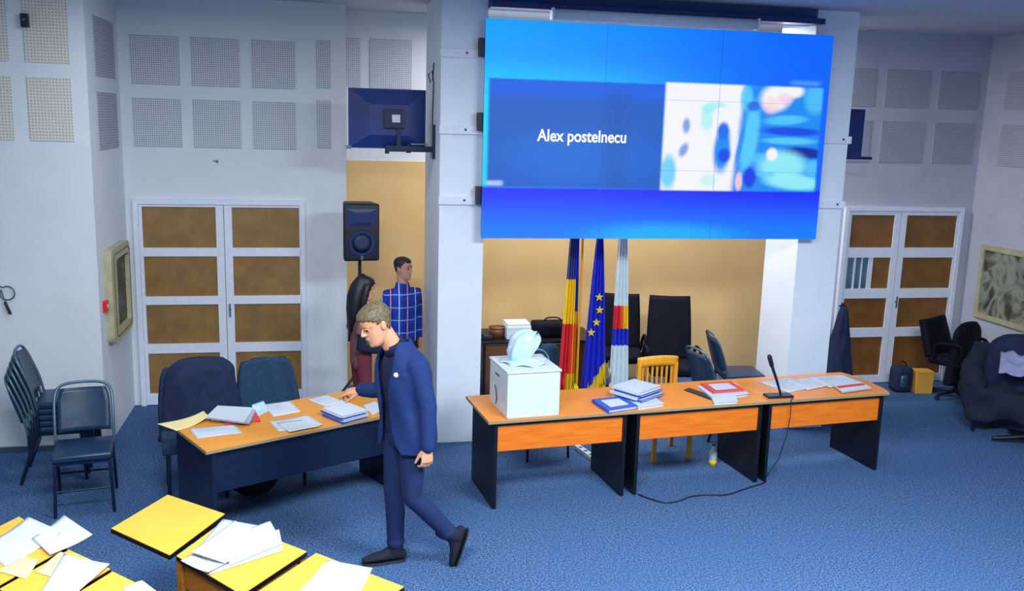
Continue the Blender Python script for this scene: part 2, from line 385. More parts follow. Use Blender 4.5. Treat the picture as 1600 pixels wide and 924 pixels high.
# ------------------------------------------------------------------ video wall
SX0, SX1, SZ0, SZ1, SY = 1.405, 4.735, 1.99, 3.925, 8.29
SW, SH = SX1-SX0, SZ1-SZ0
def uvp(cx, cy):                        # position inside the picture, from the closer look at the call window
    px, py = 1020+cx/4.62, 110+cy/4.62
    L = 762-10*(py-28)/344; Rr = 1302-32*(py-58)/316
    u = (px-L)/(Rr-L); T = 28+30*u; Bt = 372+2*u
    return u, (py-T)/(Bt-T)
def screen_mat():
    m = bpy.data.materials.new('video_call_picture'); m.use_nodes = True; nt = m.node_tree; b = nt.nodes['Principled BSDF']
    tc = nt.nodes.new('ShaderNodeTexCoord'); sp = nt.nodes.new('ShaderNodeSeparateXYZ'); nt.links.new(tc.outputs['Object'], sp.inputs[0])
    h = NT(nt); nz = nt.nodes.new('ShaderNodeTexNoise'); nz.inputs['Scale'].default_value = 3; nt.links.new(tc.outputs['Object'], nz.inputs['Vector'])
    u = h.m('DIVIDE', sp.outputs[0], SW); v = h.m('SUBTRACT', 1., h.m('DIVIDE', sp.outputs[2], SH))
    top = h.mix(h.step(u, .42, .62), lin((0, 166, 255)), lin((0, 100, 255)))
    top = h.mix(h.m('MULTIPLY', h.m('MULTIPLY', h.step(v, .25, .12), h.m('SUBTRACT', 1., h.step(u, .45, .35))), .75), top, lin((10, 226, 255)))
    bot = h.mix(h.step(v, .88, .14), lin((18, 30, 252)), lin((0, 128, 255)))
    bot = h.mix(h.m('MULTIPLY', h.ell(u, v, .52, .99, .2, .06, 0, .6), .7), bot, lin((16, 190, 255)))
    c = h.mix(h.step(v, .755, .012), top, bot)
    pan = h.mix(h.step(v, .34, .03), lin((14, 96, 228)), lin((14, 92, 198)))
    pan = h.mix(h.m('MULTIPLY', h.ell(u, v, .26, .62, .2, .12, 0, .6), .7), pan, lin((18, 112, 222)))
    pan = h.mix(h.m('MULTIPLY', h.rect(u, v, .34, .40, .3, .76, .03), .35), pan, lin((8, 70, 160)))
    pan = h.mix(h.rect(u, v, .003, .055, .728, .752, .008), pan, lin((170, 196, 250)))
    c = h.mix(h.rect(u, v, .012, .508, .262, .757, .006), c, pan)
    # the live picture: a white room on the left half, people in blue on the right half
    W = lin((244, 246, 250)); LB = lin((88, 206, 252)); MB = lin((22, 140, 246)); DB = lin((10, 60, 230)); NV = lin((2, 20, 150)); CY = lin((150, 242, 248)); PK = lin((255, 200, 214))
    vid = h.mix(h.step(h.m('ADD', u, h.m('MULTIPLY', v, .04)), .752, .012), W, MB)
    def E(cx, cy, rx, ry, colr, ang=0, k=1., soft=.35):
        nonlocal vid
        uu, vv = uvp(cx, cy)
        vid = h.mix(h.m('MULTIPLY', h.ell(u, v, uu, vv, rx/4.62/532, ry/4.62/325, ang, soft), k), vid, colr)
    E(400, 260, 95, 40, CY, -.15, .8); E(345, 340, 45, 80, CY, 0, .7); E(470, 300, 80, 45, W, -.2)
    E(195, 385, 26, 52, lin((96, 140, 232)), 0, .85, .5); E(172, 560, 30, 48, lin((96, 140, 232)), .2, .85, .5)
    E(455, 560, 62, 160, MB, .02); E(465, 425, 42, 62, lin((20, 110, 245))); E(470, 600, 45, 50, DB, 0, .9); E(545, 500, 34, 60, W, 0, .5)
    E(60, 720, 55, 120, LB, 0, .9); E(350, 780, 60, 40, CY, 0, .5); E(575, 790, 26, 70, PK, 0, .9)
    E(640, 190, 45, 90, LB, 0, .9); E(660, 480, 62, 250, LB, .06, .95); E(590, 520, 20, 160, MB, .1, .8); E(655, 760, 50, 75, DB)
    E(690, 250, 50, 34, DB, 0, .7); E(860, 190, 110, 95, W, .1); E(820, 245, 60, 60, lin((255, 214, 220)), 0, .6); E(985, 145, 85, 50, W, -.3)
    E(930, 200, 60, 40, lin((250, 200, 226)), 0, .6); E(1170, 200, 90, 110, LB, 0, .7); E(930, 350, 160, 34, LB, -.12, .8)
    E(980, 432, 230, 30, DB, .03, .9); E(960, 500, 200, 26, LB, 0, .85); E(1080, 585, 160, 38, NV, .15, .95)
    E(900, 680, 180, 110, CY, .5, .9); E(1000, 800, 230, 55, CY, .1, .9); E(1140, 700, 60, 60, LB, 0, .8); E(826, 595, 42, 46, W)
    E(780, 740, 70, 20, LB, 0, .7); E(720, 620, 60, 40, LB, 0, .6)
    vm = h.rect(u, v, .508, .982, .252, .762, .006)
    c = h.mix(vm, c, vid)
    c = h.mix(h.m('MULTIPLY', h.rect(u, v, .88, .97, .222, .242, .012), .35), c, lin((120, 210, 255)))
    b.inputs['Base Color'].default_value = (0.002, 0.002, 0.004, 1); b.inputs['Roughness'].default_value = .5
    nt.links.new(c, b.inputs['Emission Color']); b.inputs['Emission Strength'].default_value = .86
    return m
M['screen'] = screen_mat()
vw = thing('video_wall', 'large blue lit video wall showing a video call between the two pillars', 'screen', (SX0, SY, SZ0))
obj('picture', B().span((0.0, -.012, 0), (SW, 0, SH)), M['screen'], vw)
M['bezel'] = mat('thin_bezel', (24, 96, 220), .4)
q = B()
for i in (1, 2):
    q.span((SW*i/3-.0012, -.0135, 0), (SW*i/3+.0012, -.012, SH)); q.span((0, -.0135, SH*i/3-.0008), (SW, -.012, SH*i/3+.0008))
obj('bezel_lines', q, M['bezel'], vw)
obj('housing', B().span((.01, .0005, .01), (SW-.01, .085, SH-.01), .004), M['tv'], vw)
for z in (3.68, 3.035, 2.375):
    obj('bracket', B().span((-.045, .02, z-SZ0-.08), (.03, .12, z-SZ0+.08), .004), M['cable'], vw)
def text(s, size, m, loc, parent, name='lettering', sx=1., emis=None, rot=(PI/2, 0, 0), bold=.0):
    cu = bpy.data.curves.new('t', 'FONT'); cu.body = s; cu.size = size; cu.align_x = 'CENTER'; cu.align_y = 'CENTER'; cu.offset = bold; cu.extrude = .0005
    t = bpy.data.objects.new('t', cu); col.objects.link(t)
    dg = bpy.context.evaluated_depsgraph_get(); dg.update()
    me = bpy.data.meshes.new_from_object(t.evaluated_get(dg)); bpy.data.objects.remove(t)
    me.transform(Matrix.Diagonal((sx, 1, 1, 1))); me.transform(Matrix.Rotation(PI/2, 4, 'X')); me.name = name; me.materials.clear(); me.materials.append(m)
    o = bpy.data.objects.new(name, me); col.objects.link(o); o.location = loc; o.parent = parent; return o
mt = bpy.data.materials.new('lit_lettering'); mt.use_nodes = True
mt.node_tree.nodes['Principled BSDF'].inputs['Emission Color'].default_value = lin((236, 228, 250)); mt.node_tree.nodes['Principled BSDF'].inputs['Emission Strength'].default_value = .82
text('Alex postelnecu', .150, mt, (.275*SW, -.016, (1-.517)*SH), vw, sx=.86, bold=.0025)

o = thing('screen_case', 'long white roller screen case above the video wall', 'case', (2.0, 8.24, 3.985))
obj('case_body', B().tube([(0, 0, 0), (1.92, 0, 0)], [(.045, .04), (.045, .04)], side=(0, 0, 1), seg=16, round_=False), M['paper'], o, True)
obj('end_cap', B().span((-.02, -.045, -.05), (0, .045, .05), .003), M['white_pl'], o)
obj('end_cap', B().span((1.92, -.045, -.05), (1.94, .045, .05), .003), M['white_pl'], o)
obj('wall_arm', B().span((.2, .03, -.01), (.24, .10, .07)).span((1.6, .03, -.01), (1.64, .10, .07)), M['dkmetal'], o)

# ------------------------------------------------------------------ hanging monitor on swing arm
tv = thing('monitor', 'monitor seen from behind hanging in the niche beside the left pillar', 'monitor', (.59, 8.9, 3.035))
q = B().span((-.355, .0, -.275), (.365, .03, .275), .006)
obj('bezel_frame', q, M['tv'], tv)
q = B(); a = [(-.345, -.265), (.355, -.265), (.355, .265), (-.345, .265)]; b_ = [(-.16, -.15), (.2, -.15), (.2, .13), (-.16, .13)]
q.loft([[V3((x, 0, z)) for x, z in a], [V3((x, -.035, z)) for x, z in b_]], True)
obj('back_shell', q, M['tv'], tv)
obj('mount_box', B().span((-.03, -.065, -.09), (.16, -.034, .09), .01), M['dkmetal'], tv)
obj('label_sticker', B().span((.045, -.068, -.03), (.12, -.0652, .04)), M['paper'], tv)
q = B().span((-.015, -.075, -.30), (.44, -.02, -.245), .006).span((.09, -.06, -.26), (.13, -.03, -.08)).cyl((-.0, -.05, -.32), (-.0, -.05, -.24), .02).cyl((.2, -.05, -.31), (.2, -.05, -.23), .022)
obj('swing_arm', q, M['dkmetal'], tv)
obj('wall_plate', B().span((.415, -.12, -.36), (.443, .06, -.04), .004), M['dkmetal'], tv)
obj('shelf_strip', B().span((-.38, -.005, -.285), (-.33, .03, -.255)).span((.22, -.05, -.235), (.38, .0, -.22)), M['greymetal'], tv)
q = B().tube([(.42, -.05, -.2), (.425, -.06, .1), (.43, -.05, .35), (.415, -.055, .45), (.38, -.05, .42), (.40, -.05, .34), (.42, -.05, .38), (.43, -.05, .52)], .006, seg=8)
obj('power_cable', q, M['cable'], tv, True)
o = thing('monitor', 'dark monitor seen edge on beside the right pillar', 'monitor', (5.47, 9.0, 2.75))
obj('screen_body', B().span((-.07, -.03, 0), (.10, .0, .52), .006), M['tv'], o)
obj('back_shell', B().span((-.05, 0, .06), (.08, .05, .46), .01), M['dkmetal'], o)
obj('swing_arm', B().span((-.41, -.0, .0), (.25, .05, .03), .005).span((-.398, -.06, -.08), (-.37, .0, .22)), M['dkmetal'], o)

# left wall details
o = thing('wall_socket_cable', 'grey looped cable hanging on the near left wall', 'cable', (-2.70, 8.64, 1.4))
q = B().tube([(-.06, -.015, .12)]+[(.0+.06*math.sin(t)*1.0, -.015, .055+.06*math.cos(t)) for t in [i*PI/8-.6 for i in range(16)]]+[(-.02, -.015, -.02), (.02, -.015, -.13)], .006, seg=8)
obj('cable', q, M['greymetal'], o, True)
obj('plug', B().tube([(-.02, -.018, -.03), (.01, -.018, -.12)], .012), M['cable'], o, True)
o = thing('wall_sensor', 'small black box fixed to the near left wall high up', 'sensor', (-2.41, 8.637, 3.70))
obj('case', B().span((-.028, -.05, 0), (.028, 0, .11), .005), M['cable'], o)
obj('lens', B().cyl((0, -.055, .06), (0, -.05, .06), .012), M['greymetal'], o)
o = obj('wall_hook', B().cyl((-1.055, YB-.03, 2.555), (-1.055, YB, 2.565), .008).span((-1.10, YB-.012, 2.56), (-1.06, YB-.002, 2.567)), M['greymetal']); tag(o, 'tiny metal hook in the white wall above the left double door', 'hook')

def rounded(y0, y1, z0, z1, r, n=6):
    pts = []
    for cy, cz, a0 in ((y1-r, z1-r, 0), (y0+r, z1-r, PI/2), (y0+r, z0+r, PI), (y1-r, z0+r, 1.5*PI)):
        for i in range(n+1): a = a0+i*PI/2/n; pts.append((cy+r*math.cos(a), cz+r*math.sin(a)))
    return pts
def frame_ring(outer, inner, x0, x1):
    q = B(); rs = []
    for pts, x in ((outer, x0), (outer, x1), (inner, x1), (inner, x0)): rs.append([V3((x, y, z)) for y, z in pts])
    rs.append(rs[0]); R_ = [[q.bm.verts.new(p) for p in r] for r in rs[:4]]; R_.append(R_[0]); n = len(R_[0])
    for a, b in zip(R_, R_[1:]):
        for k in range(n): q.bm.faces.new((a[k], a[(k+1) % n], b[(k+1) % n], b[k]))
    return q
def picture_mat(name, cols, scale):
    m = bpy.data.materials.new(name); m.use_nodes = True; nt = m.node_tree; b = nt.nodes['Principled BSDF']; b.inputs['Roughness'].default_value = .4
    tc = nt.nodes.new('ShaderNodeTexCoord'); n = nt.nodes.new('ShaderNodeTexNoise'); n.inputs['Scale'].default_value = scale; n.inputs['Distortion'].default_value = 1.2
    nt.links.new(tc.outputs['Object'], n.inputs['Vector']); r = nt.nodes.new('ShaderNodeValToRGB'); e = r.color_ramp.elements
    e[0].position = .32; e[0].color = lin(cols[0]); e[1].position = .68; e[1].color = lin(cols[-1])
    for i, c in enumerate(cols[1:-1]): k = e.new(.32+.36*(i+1)/(len(cols)-1)); k.color = lin(c)
    nt.links.new(n.outputs['Fac'], r.inputs['Fac']); nt.links.new(r.outputs['Color'], b.inputs['Base Color']); return m
pf = thing('framed_picture', 'thick cream framed dark picture on the side wall left of the double door', 'picture', (XL, 9.3, 1.34))
o1 = rounded(-.44, .40, -.43, .45, .09); i1 = rounded(-.22, .34, -.33, .34, .05)
obj('frame', frame_ring(o1, i1, 0, .07), M['gold'], pf)
obj('canvas', B().span((0.001, -.24, -.35), (.03, .36, .36)), picture_mat('dark_painting', [(14, 20, 22), (40, 50, 38), (24, 26, 20), (90, 96, 90)], 5), pf)
M['frame_line'] = mat('dark_frame_line', (96, 84, 40), .5)
obj('frame_groove', frame_ring(rounded(-.34, .375, -.385, .40, .07), rounded(-.325, .365, -.375, .39, .065), .068, .073), M['frame_line'], pf)
o = thing('fire_alarm', 'small red fire alarm button left of the cream framed picture', 'alarm', (XL, 8.80, 1.295))
obj('case', B().span((0, -.045, -.05), (.035, .045, .05), .006), M['red'], o)
obj('button', B().cyl((.035, 0, 0), (.038, 0, 0), .018), M['frame_white'], o)
pf = thing('framed_picture', 'large pale framed picture on the right wall cut by the photo edge', 'picture', (XR, 9.15, 1.32))
obj('frame', frame_ring(rounded(-.55, .52, -.44, .44, .01, 2), rounded(-.49, .46, -.38, .38, .01, 2), -.04, 0), M['gold'], pf)
obj('canvas', B().span((-.02, -.5, -.39), (-.002, .47, .39)), picture_mat('pale_painting', [(56, 60, 62), (128, 134, 124), (150, 150, 138), (100, 104, 90), (70, 66, 60)], 3.2), pf)

# ------------------------------------------------------------------ long table on the right: three desks
TA = math.radians(6.1); TZ = .745
T0 = V3((1.245, 6.79, 0)); tx = V3((math.cos(TA), math.sin(TA), 0)); ty = V3((-math.sin(TA), math.cos(TA), 0))
def desk(L, D, label, loc, rz, top_m, panel_m, side_m, panel, grp=None, bump_end=0, ins=.05, edge='edge'):
    t = thing('desk', label, 'desk', loc, rz, grp)
    b = B()
    pts = [(0, 0), (L, 0)] + ([(L+bump_end*.6, D*.15), (L+bump_end, D*.5), (L+bump_end*.6, D*.85)] if bump_end else []) + [(L, D), (0, D)]
    b.prism(pts, TZ-.022, TZ)
    tp = obj('desk_top', b, M[top_m], t)
    b = B(); cx, cy = L/2, D/2
    b.prism([(p[0]+(.002 if p[0] > cx else -.002), p[1]+(.002 if p[1] > cy else -.002)) for p in pts], TZ-.024, TZ-.004)
    obj('edge_band', b, M[edge], tp)
    for x in (ins, L-ins-.03):
        obj('side_panel', B().span((x, .03, 0), (x+.03, D-.02, TZ-.0245), .002), M[side_m], t)
    z0, z1, y = panel
    obj('modesty_panel', B().span((ins+.031, y, z0), (L-ins-.031, y+.018, z1), .002), M[panel_m], t)
    obj('rail', B().span((ins+.031, y+.002, z1+.001), (L-ins-.031, y+.03, TZ-.0245)), M[side_m], t)
    return t
gw = 'desks joined into one long table in front of the video wall'
for i, nm in enumerate(('left desk of the long orange table, under the white box', 'middle desk of the long orange table, under the blue folder and red book', 'right desk of the long orange table, under the microphone and loose sheets')):
    p = T0 + tx*(1.25*i)
    desk(1.247, .70, nm, p, TA, 'orange', 'orange_panel', 'black', (.475, .685, .05), gw, .06 if i == 2 else 0, .03 if i else .055)
def onT(x, y, z=TZ): return T0 + tx*x + ty*y + V3((0, 0, z))

# ------------------------------------------------------------------ desk on the left
LA = math.radians(27.5)
L0 = V3((-.81, 6.38, 0)); lx = V3((math.cos(LA), math.sin(LA), 0)); ly = V3((-math.sin(LA), math.cos(LA), 0))
desk(1.70, .76, 'honey topped desk with dark blue sides, covered in papers beside the walking man', L0, LA, 'yellow_top', 'navy_lam', 'navy_lam', (.40, .70, .06))

# ------------------------------------------------------------------ papers, books and folders
def sheet(pts, z, label, name='paper_sheet', cat='paper', m='paper', th=.0016, curl=None, grp=None, marks=False, n=10):
    """four photographed corners lying on height z; sheet with slight relief"""
    c = [G(x, y, z) for x, y in pts]
    o = c[0].copy()
    def fn(u, v):
        p = (c[0]*(1-u)+c[1]*u)*(1-v) + (c[3]*(1-u)+c[2]*u)*v
        h = .0012*(1+noise.noise(V3((p.x*9, p.y*9, z*7))))
        if curl: h += curl[0]*max(0., (u if curl[1] == 'u' else v if curl[1] == 'v' else 1-u if curl[1] == '-u' else 1-v)-.35)**2*2
        return V3((p.x-o.x, p.y-o.y, h))
    b = B(); b.grid(fn, n, n, th=-th)
    ob = obj(name, b, M[m], None, True); ob.location = (o.x, o.y, z+.0022); tag(ob, label, cat, grp)
    if marks:
        q = B()
        for k in range(marks):
            v = .14+.06*k; u1 = .5+.35*random.random()
            a, bb, c3, d = [fn(uu, vv)+V3((0, 0, .0006)) for uu, vv in ((.12, v), (u1, v), (u1, v+.010), (.12, v+.010))]
            vs = [q.bm.verts.new(p) for p in (a, bb, c3, d)]; q.bm.faces.new(vs)
        obj('print_lines', q, M['ink'], ob)
    return ob
M['ink'] = mat('faint_print', (168, 180, 196), .8)
def book(pts, z, h, label, name='book', cat='book', cover='paper', pages='paper', grp=None, patch=None, zc=None):
    c = [G(x, y, zc or z+h) for x, y in pts]; c = [V3((p.x, p.y, z+h)) for p in c]      # corners of the upper face
    o = sum(c, V3())/4; o.z = z
    t = thing(name, label, cat, o, 0, grp)
    P2 = [((p.x-o.x), (p.y-o.y)) for p in c]
    inn = [(x*.975, y*.975) for x, y in P2]
    b = B().prism(P2, 0.0006, .003).prism(P2, h-.003, h); x0, y0 = P2[0]; x1, y1 = P2[3]
    b.prism([P2[0], (P2[0][0]*.96+P2[1][0]*.04, P2[0][1]*.96+P2[1][1]*.04), (P2[3][0]*.96+P2[2][0]*.04, P2[3][1]*.96+P2[2][1]*.04), P2[3]], .003, h-.003)
    obj('cover', b, M[cover], t)
    obj('pages', B().prism([(x*.95, y*.95) for x, y in inn], .0032, h-.0032), M[pages], t)
    if patch:
        q = [(x*patch, y*patch) for x, y in P2]; obj('title_label', B().prism(q, h+.0002, h+.001), M['paper'], t)
    return t
Z = TZ
# on the left desk
sheet([(245, 663), (318, 651), (326, 659), (276, 674)], Z, 'cream open booklet page at the far left corner of the left desk', m='cream', curl=(.05, 'u'))
book([(340, 634), (396, 637), (382, 660), (321, 652)], Z+.028, .012, 'white document stack lying on the red folder on the left desk', 'document_stack', 'documents')
book([(338, 641), (398, 640), (407, 657), (352, 662)], Z, .014, 'red folder under the white documents on the left desk', 'folder', 'folder', 'redbook')
book([(342, 640), (400, 640), (390, 661), (330, 655)], Z+.0145, .013, 'thin grey file between the red folder and the white documents', 'folder', 'folder', 'ink')
sheet([(394, 638), (412, 632), (424, 640), (396, 655)], Z, 'pale blue crumpled sheet right of the document stack on the left desk', m='bag', curl=(.03, '-v'))
sheet([(295, 671), (366, 664), (379, 677), (308, 686)], Z, 'single white sheet nearest the front left corner of the left desk', marks=6)
sheet([(410, 633), (453, 627), (470, 644), (427, 652)], Z, 'white sheet at the middle of the back edge of the left desk', marks=7)
sheet([(420, 659), (479, 651), (505, 666), (436, 675)], Z, 'white sheets at the middle of the front edge of the left desk', marks=6, curl=(.012, 'u'))
sheet([(433, 662), (486, 655), (500, 668), (452, 677)], Z+.004, 'white sheet lying slanted on top of the front edge sheets', curl=(.008, 'v'))
sheet([(480, 625), (508, 617), (540, 628), (508, 636)], Z, 'white sheet at the back of the left desk near the man\'s hand', marks=7)
g = 'white books stacked at the right of the left desk'
for i, nm in enumerate(('lowest', 'second', 'third', 'topmost')):
    dx = (0, 3, -2, 1)[i]
    book([(503+dx, 638), (539+dx, 628), (574+dx, 641), (535+dx, 651)], Z+i*.0165, .016, 'white book with blue edge, %s in the stack beside the man' % nm, cover='paper' if i % 2 else 'bluebook', pages='paper', grp=g, patch=.97 if i % 2 == 0 else None, zc=Z+.064)
sheet([(566, 634), (586, 627), (600, 640), (582, 649)], Z, 'white sheet half hidden behind the walking man')
# on the long table
book([(925, 624), (970, 619), (997, 634), (950, 641)], Z, .03, 'blue ring folder with a white label on the long table', 'folder', 'folder', 'bluebook', 'paper', None, .62)
book([(976, 623), (1020, 618), (1038, 631), (998, 637)], Z, .022, 'white folder right beside the blue ring folder', 'folder', 'folder', 'paper')
g = 'files piled behind the blue folder'
for i in range(5):
    nm = ('lowest', 'second', 'third', 'fourth', 'topmost')[i]; dx = (0, 5, -4, 3, -1)[i]
    book([(957+dx, 603), (992+dx, 592), (1033+dx, 603), (998+dx, 615)], Z+i*.0215, .021, 'white and blue file, %s in the pile behind the blue ring folder' % nm, 'folder', 'folder', 'bluebook' if i in (1, 3) else 'paper', 'paper', g, .96 if i in (1, 3) else None, Z+.107)
book([(1069, 609), (1077, 606), (1117, 620), (1110, 624)], Z, .008, 'narrow black case lying left of the red book', 'pencil_case', 'case', 'black', 'black')
book([(1090, 603), (1148, 598), (1170, 615), (1116, 624)], Z, .024, 'thick white book under the red book on the long table')
book([(1094, 599), (1142, 596), (1164, 609), (1114, 613)], Z+.0245, .016, 'red covered book with white label on the long table', cover='redbook', patch=.66)
book([(1112, 621), (1150, 619), (1153, 627), (1116, 630)], Z, .022, 'small white booklet in front of the red book', 'booklet', 'booklet')
sheet([(1184, 597), (1236, 590), (1278, 604), (1232, 614)], Z, 'white sheet behind the microphone on the long table', marks=5)
sheet([(1226, 594), (1284, 588), (1310, 600), (1262, 610)], Z+.003, 'white sheet in the middle of the right desk', marks=5)
sheet([(1262, 590), (1318, 586), (1350, 598), (1296, 606)], Z+.006, 'blue tinted sheet near the back right corner of the long table', marks=5)
book([(1300, 600), (1344, 596), (1362, 606), (1316, 612)], Z+.010, .014, 'white booklet with a red stripe at the right end of the long table', 'booklet', 'booklet')
c = [G(x, y, Z+.0245) for x, y in ((1306, 604), (1348, 599), (1352, 602), (1311, 607))]
q = B().prism([(p.x, p.y) for p in c], Z+.0245, Z+.026); tag(obj('bookmark', q, M['redbook']), 'dark red paper strip lying on the rightmost booklet', 'bookmark')

# white box with a crumpled bag on top
bx = thing('ballot_box', 'white box standing on the left end of the long orange table', 'box', (1.60, 7.10, Z), TA)
q = B().span((-.235, -.25, 0.0005), (.205, .25, .365), .02); obj('box_body', q, M['white_pl'], bx)
obj('lid', B().span((-.242, -.257, .366), (.212, .257, .385), .008), M['white_pl'], bx)
q = B(); q.tube([(-.2365, .05, .04), (-.2425, .01, .10), (-.2435, .03, .16), (-.2365, .08, .19)], .004, seg=6)
obj('carry_strap', q, M['dkmetal'], bx)
obj('hand_slot', B().span((-.2375, -.02, .285), (-.234, .08, .298)), M['dkmetal'], bx)
bg = thing('plastic_bag', 'crumpled pale blue plastic bag on top of the white box', 'bag', (1.585, 7.12, Z+.386), TA)
def bagf(u, v):
    th = 2*PI*u; ph = PI*v
    r = .13*(1+.25*noise.noise(V3((math.cos(th)*2, math.sin(th)*2, v*3)))+.10*noise.noise(V3((math.cos(th)*6, math.sin(th)*6, v*9))))
    p = V3((r*1.0*math.sin(ph)*math.cos(th), r*.8*math.sin(ph)*math.sin(th), r*1.1*math.cos(ph)))
    if p.x > .06: p.x = .06+(p.x-.06)*.25
    return R('Y', 38) @ p + V3((0, 0, .125))
q = B(); q.grid(bagf, 28, 16, wrap=True); bmesh.ops.remove_doubles(q.bm, verts=q.bm.verts, dist=.002)
obj('bag_body', q, M['bag'], bg, True)
q = B(); q.grid(lambda u, v: V3(((.04+.15*v)*math.cos(2*PI*u)*(1+.12*math.sin(5*2*PI*u)*v), (.04+.13*v)*math.sin(2*PI*u)*(1+.12*math.sin(7*2*PI*u)*v), .05-.045*v+.008*math.sin(2*PI*u*6)*v)), 40, 6, th=.002, wrap=True)
obj('bag_skirt', q, M['bag'], bg, True)

# microphone
mc = thing('desk_microphone', 'dark desk microphone with slanted stem near the right of the long table', 'microphone', (3.90, 7.17, Z), 0)
obj('microphone_base', B().span((-.14, -.05, 0.0005), (.10, .06, .022), .008), M['dkmetal'], mc)
obj('stem', B().tube([(0, 0, .02), (-.05, 0, .15), (-.11, 0, .29)], [.010, .012, .014], seg=10), M['dkmetal'], mc, True)
obj('capsule', B().tube([(-.11, 0, .29), (-.137, 0, .365)], [.02, .02], seg=12), M['cable'], mc, True)
q = B(); pts = [V3((3.98, 7.10, Z+.004)), onT(2.72, -.006, Z+.003), onT(2.72, -.012, .60), onT(2.70, -.010, .42), onT(2.66, .02, .2), onT(2.55, .05, .01)]
cab = tag(obj('microphone_cable', B().tube([p for p in pts], .004, seg=6), M['cable']), 'thin black cable hanging down the front of the right desk', 'cable')
fl = [onT(2.55, .05, .008), V3((3.75, 7.05, .008)), V3((3.50, 6.93, .008)), V3((3.30, 6.84, .008)), V3((3.12, 6.86, .008)), V3((2.98, 6.84, .008)), V3((2.85, 6.77, .008)), V3((2.72, 6.75, .008)), V3((2.62, 6.85, .008)), V3((2.56, 6.95, .008))]
def smooth_pts(p, k=4):
    out = []
    for i in range(len(p)-1):
        a, b, c, d = p[max(i-1, 0)], p[i], p[i+1], p[min(i+2, len(p)-1)]
        for j in range(k):
            t = j/k; out.append(.5*((2*b)+(c-a)*t+(2*a-5*b+4*c-d)*t*t+(3*b-a-3*c+d)*t**3))
    out.append(p[-1]); return out
tag(obj('floor_cable', B().tube(smooth_pts(fl), .006, seg=6), M['cable'], None, True), 'black cable curving over the blue carpet in front of the long table', 'cable')
o = thing('power_strip', 'white power strip on the carpet under the left desk of the long table', 'power strip', (2.40, 7.83, 0), math.radians(-78))
obj('strip_body', B().span((-.29, -.03, 0.001), (.29, .03, .04), .006), M['white_pl'], o)
for i in range(5): obj('socket', B().cyl((-.2+.1*i, 0, .04), (-.2+.1*i, 0, .0415), .02), M['greymetal'], o)
o = thing('plastic_bottle', 'small plastic bottle with yellow base standing under the middle desk', 'bottle', (3.47, 7.52, 0))
obj('bottle_body', B().tube([(0, 0, .0), (0, 0, .13), (0, 0, .16), (0, 0, .19)], [.035, .035, .018, .014], round_=False, seg=14), M['white_pl'], o, True)
obj('label', B().tube([(0, 0, .01), (0, 0, .055)], [.036, .036], round_=False, seg=14), M['yel'], o, True)
obj('cap', B().cyl((0, 0, .19), (0, 0, .21), .016), M['greymetal'], o)

# ------------------------------------------------------------------ near desks at the bottom of the photograph
def near_desk(pts, label, legs=True, z=.74, grp=None, edge='black', post=None):
    c = [G(x, y, z) for x, y in pts]; o = sum(c, V3())/4; o.z = 0
    t = thing('writing_desk', label, 'desk', o, 0, grp)
    p = [V3((q.x-o.x, q.y-o.y, 0)) for q in c]
    tp = obj('desk_top', B().prism([(q.x*.99, q.y*.99) for q in p], z-.018, z), M['yellow'], t)
    obj('edge_band', B().prism([(q.x, q.y) for q in p], z-.028, z-.004), M[edge], tp)
    if legs:
        ins = [q*.90 for q in p]
        for q in ins:
            obj('leg', B().box((q.x, q.y, (z-.029)/2), (.045, .045, z-.029), R('Z', 45), .004), M['brown_wood'], t)
        for a, b in zip(ins, ins[1:]+ins[:1]):
            d = (b-a); m_ = (a+b)/2; ang = math.degrees(math.atan2(d.y, d.x))
            obj('apron', B().box((m_.x, m_.y, z-.10), (d.length-.08, .02, .135), R('Z', ang)), M['brown_wood'], t)
            obj('stretcher', B().box((m_.x, m_.y, .22), (d.length-.08, .02, .05), R('Z', ang)), M['brown_wood'], t)
        # the plank panel on the side that faces the room
        a, b = ins[0], ins[3]; d = b-a; ang = math.degrees(math.atan2(d.y, d.x)); m_ = (a+b)/2
        obj('side_board', B().box((m_.x, m_.y, .43), (d.length-.2, .018, .34), R('Z', ang)), M['brown_wood'], t)
    if post:
        q = G(*post, z); qx, qy = q.x-o.x, q.y-o.y
        obj('post', B().cyl((qx, qy, .012), (qx, qy, z-.03), .025), M['black'], t)
        obj('foot_plate', B().cyl((qx, qy, .0), (qx, qy, .012), .12, 20), M['black'], t)
        obj('bracket', B().prism([(qx*.2-.02, qy*.2-.02), (qx+.02, qy-.02), (qx+.02, qy+.02), (qx*.2+.02, qy*.2+.02)], z-.06, z-.029), M['black'], t)
    return t
gq = 'small yellow writing desks in the front row'
near_desk([(173, 826), (262, 773), (352, 803), (265, 868)], 'bare yellow writing desk leaf with black edge, the one without papers', legs=False, post=(312, 838), grp=gq)
near_desk([(275, 869), (352, 812), (480, 862), (378, 930)], 'yellow writing desk with brown wooden legs under the big pile of white sheets', grp=gq)
near_desk([(388, 934), (494, 864), (632, 917), (520, 995)], 'yellow writing desk cut by the bottom edge beside the walking man\'s front foot', grp=gq)
near_desk([(-80, 862), (30, 807), (104, 856), (-6, 918)], 'yellow writing desk at the left edge under large curled sheets', grp=gq)
near_desk([(-2, 921), (108, 859), (173, 889), (63, 956)], 'yellow writing desk with a big white sheet, second from the left edge', grp=gq)
near_desk([(64, 962), (176, 893), (247, 927), (135, 995)], 'yellow writing desk at the bottom edge left of the bare desk leaf', grp=gq)
Zn = .74; g = 'white sheets piled on the front desk'
sheet([(282, 877), (352, 838), (400, 862), (325, 900)], Zn, 'white sheet at the lower left of the front desk pile', curl=(.02, 'v'), grp=g)
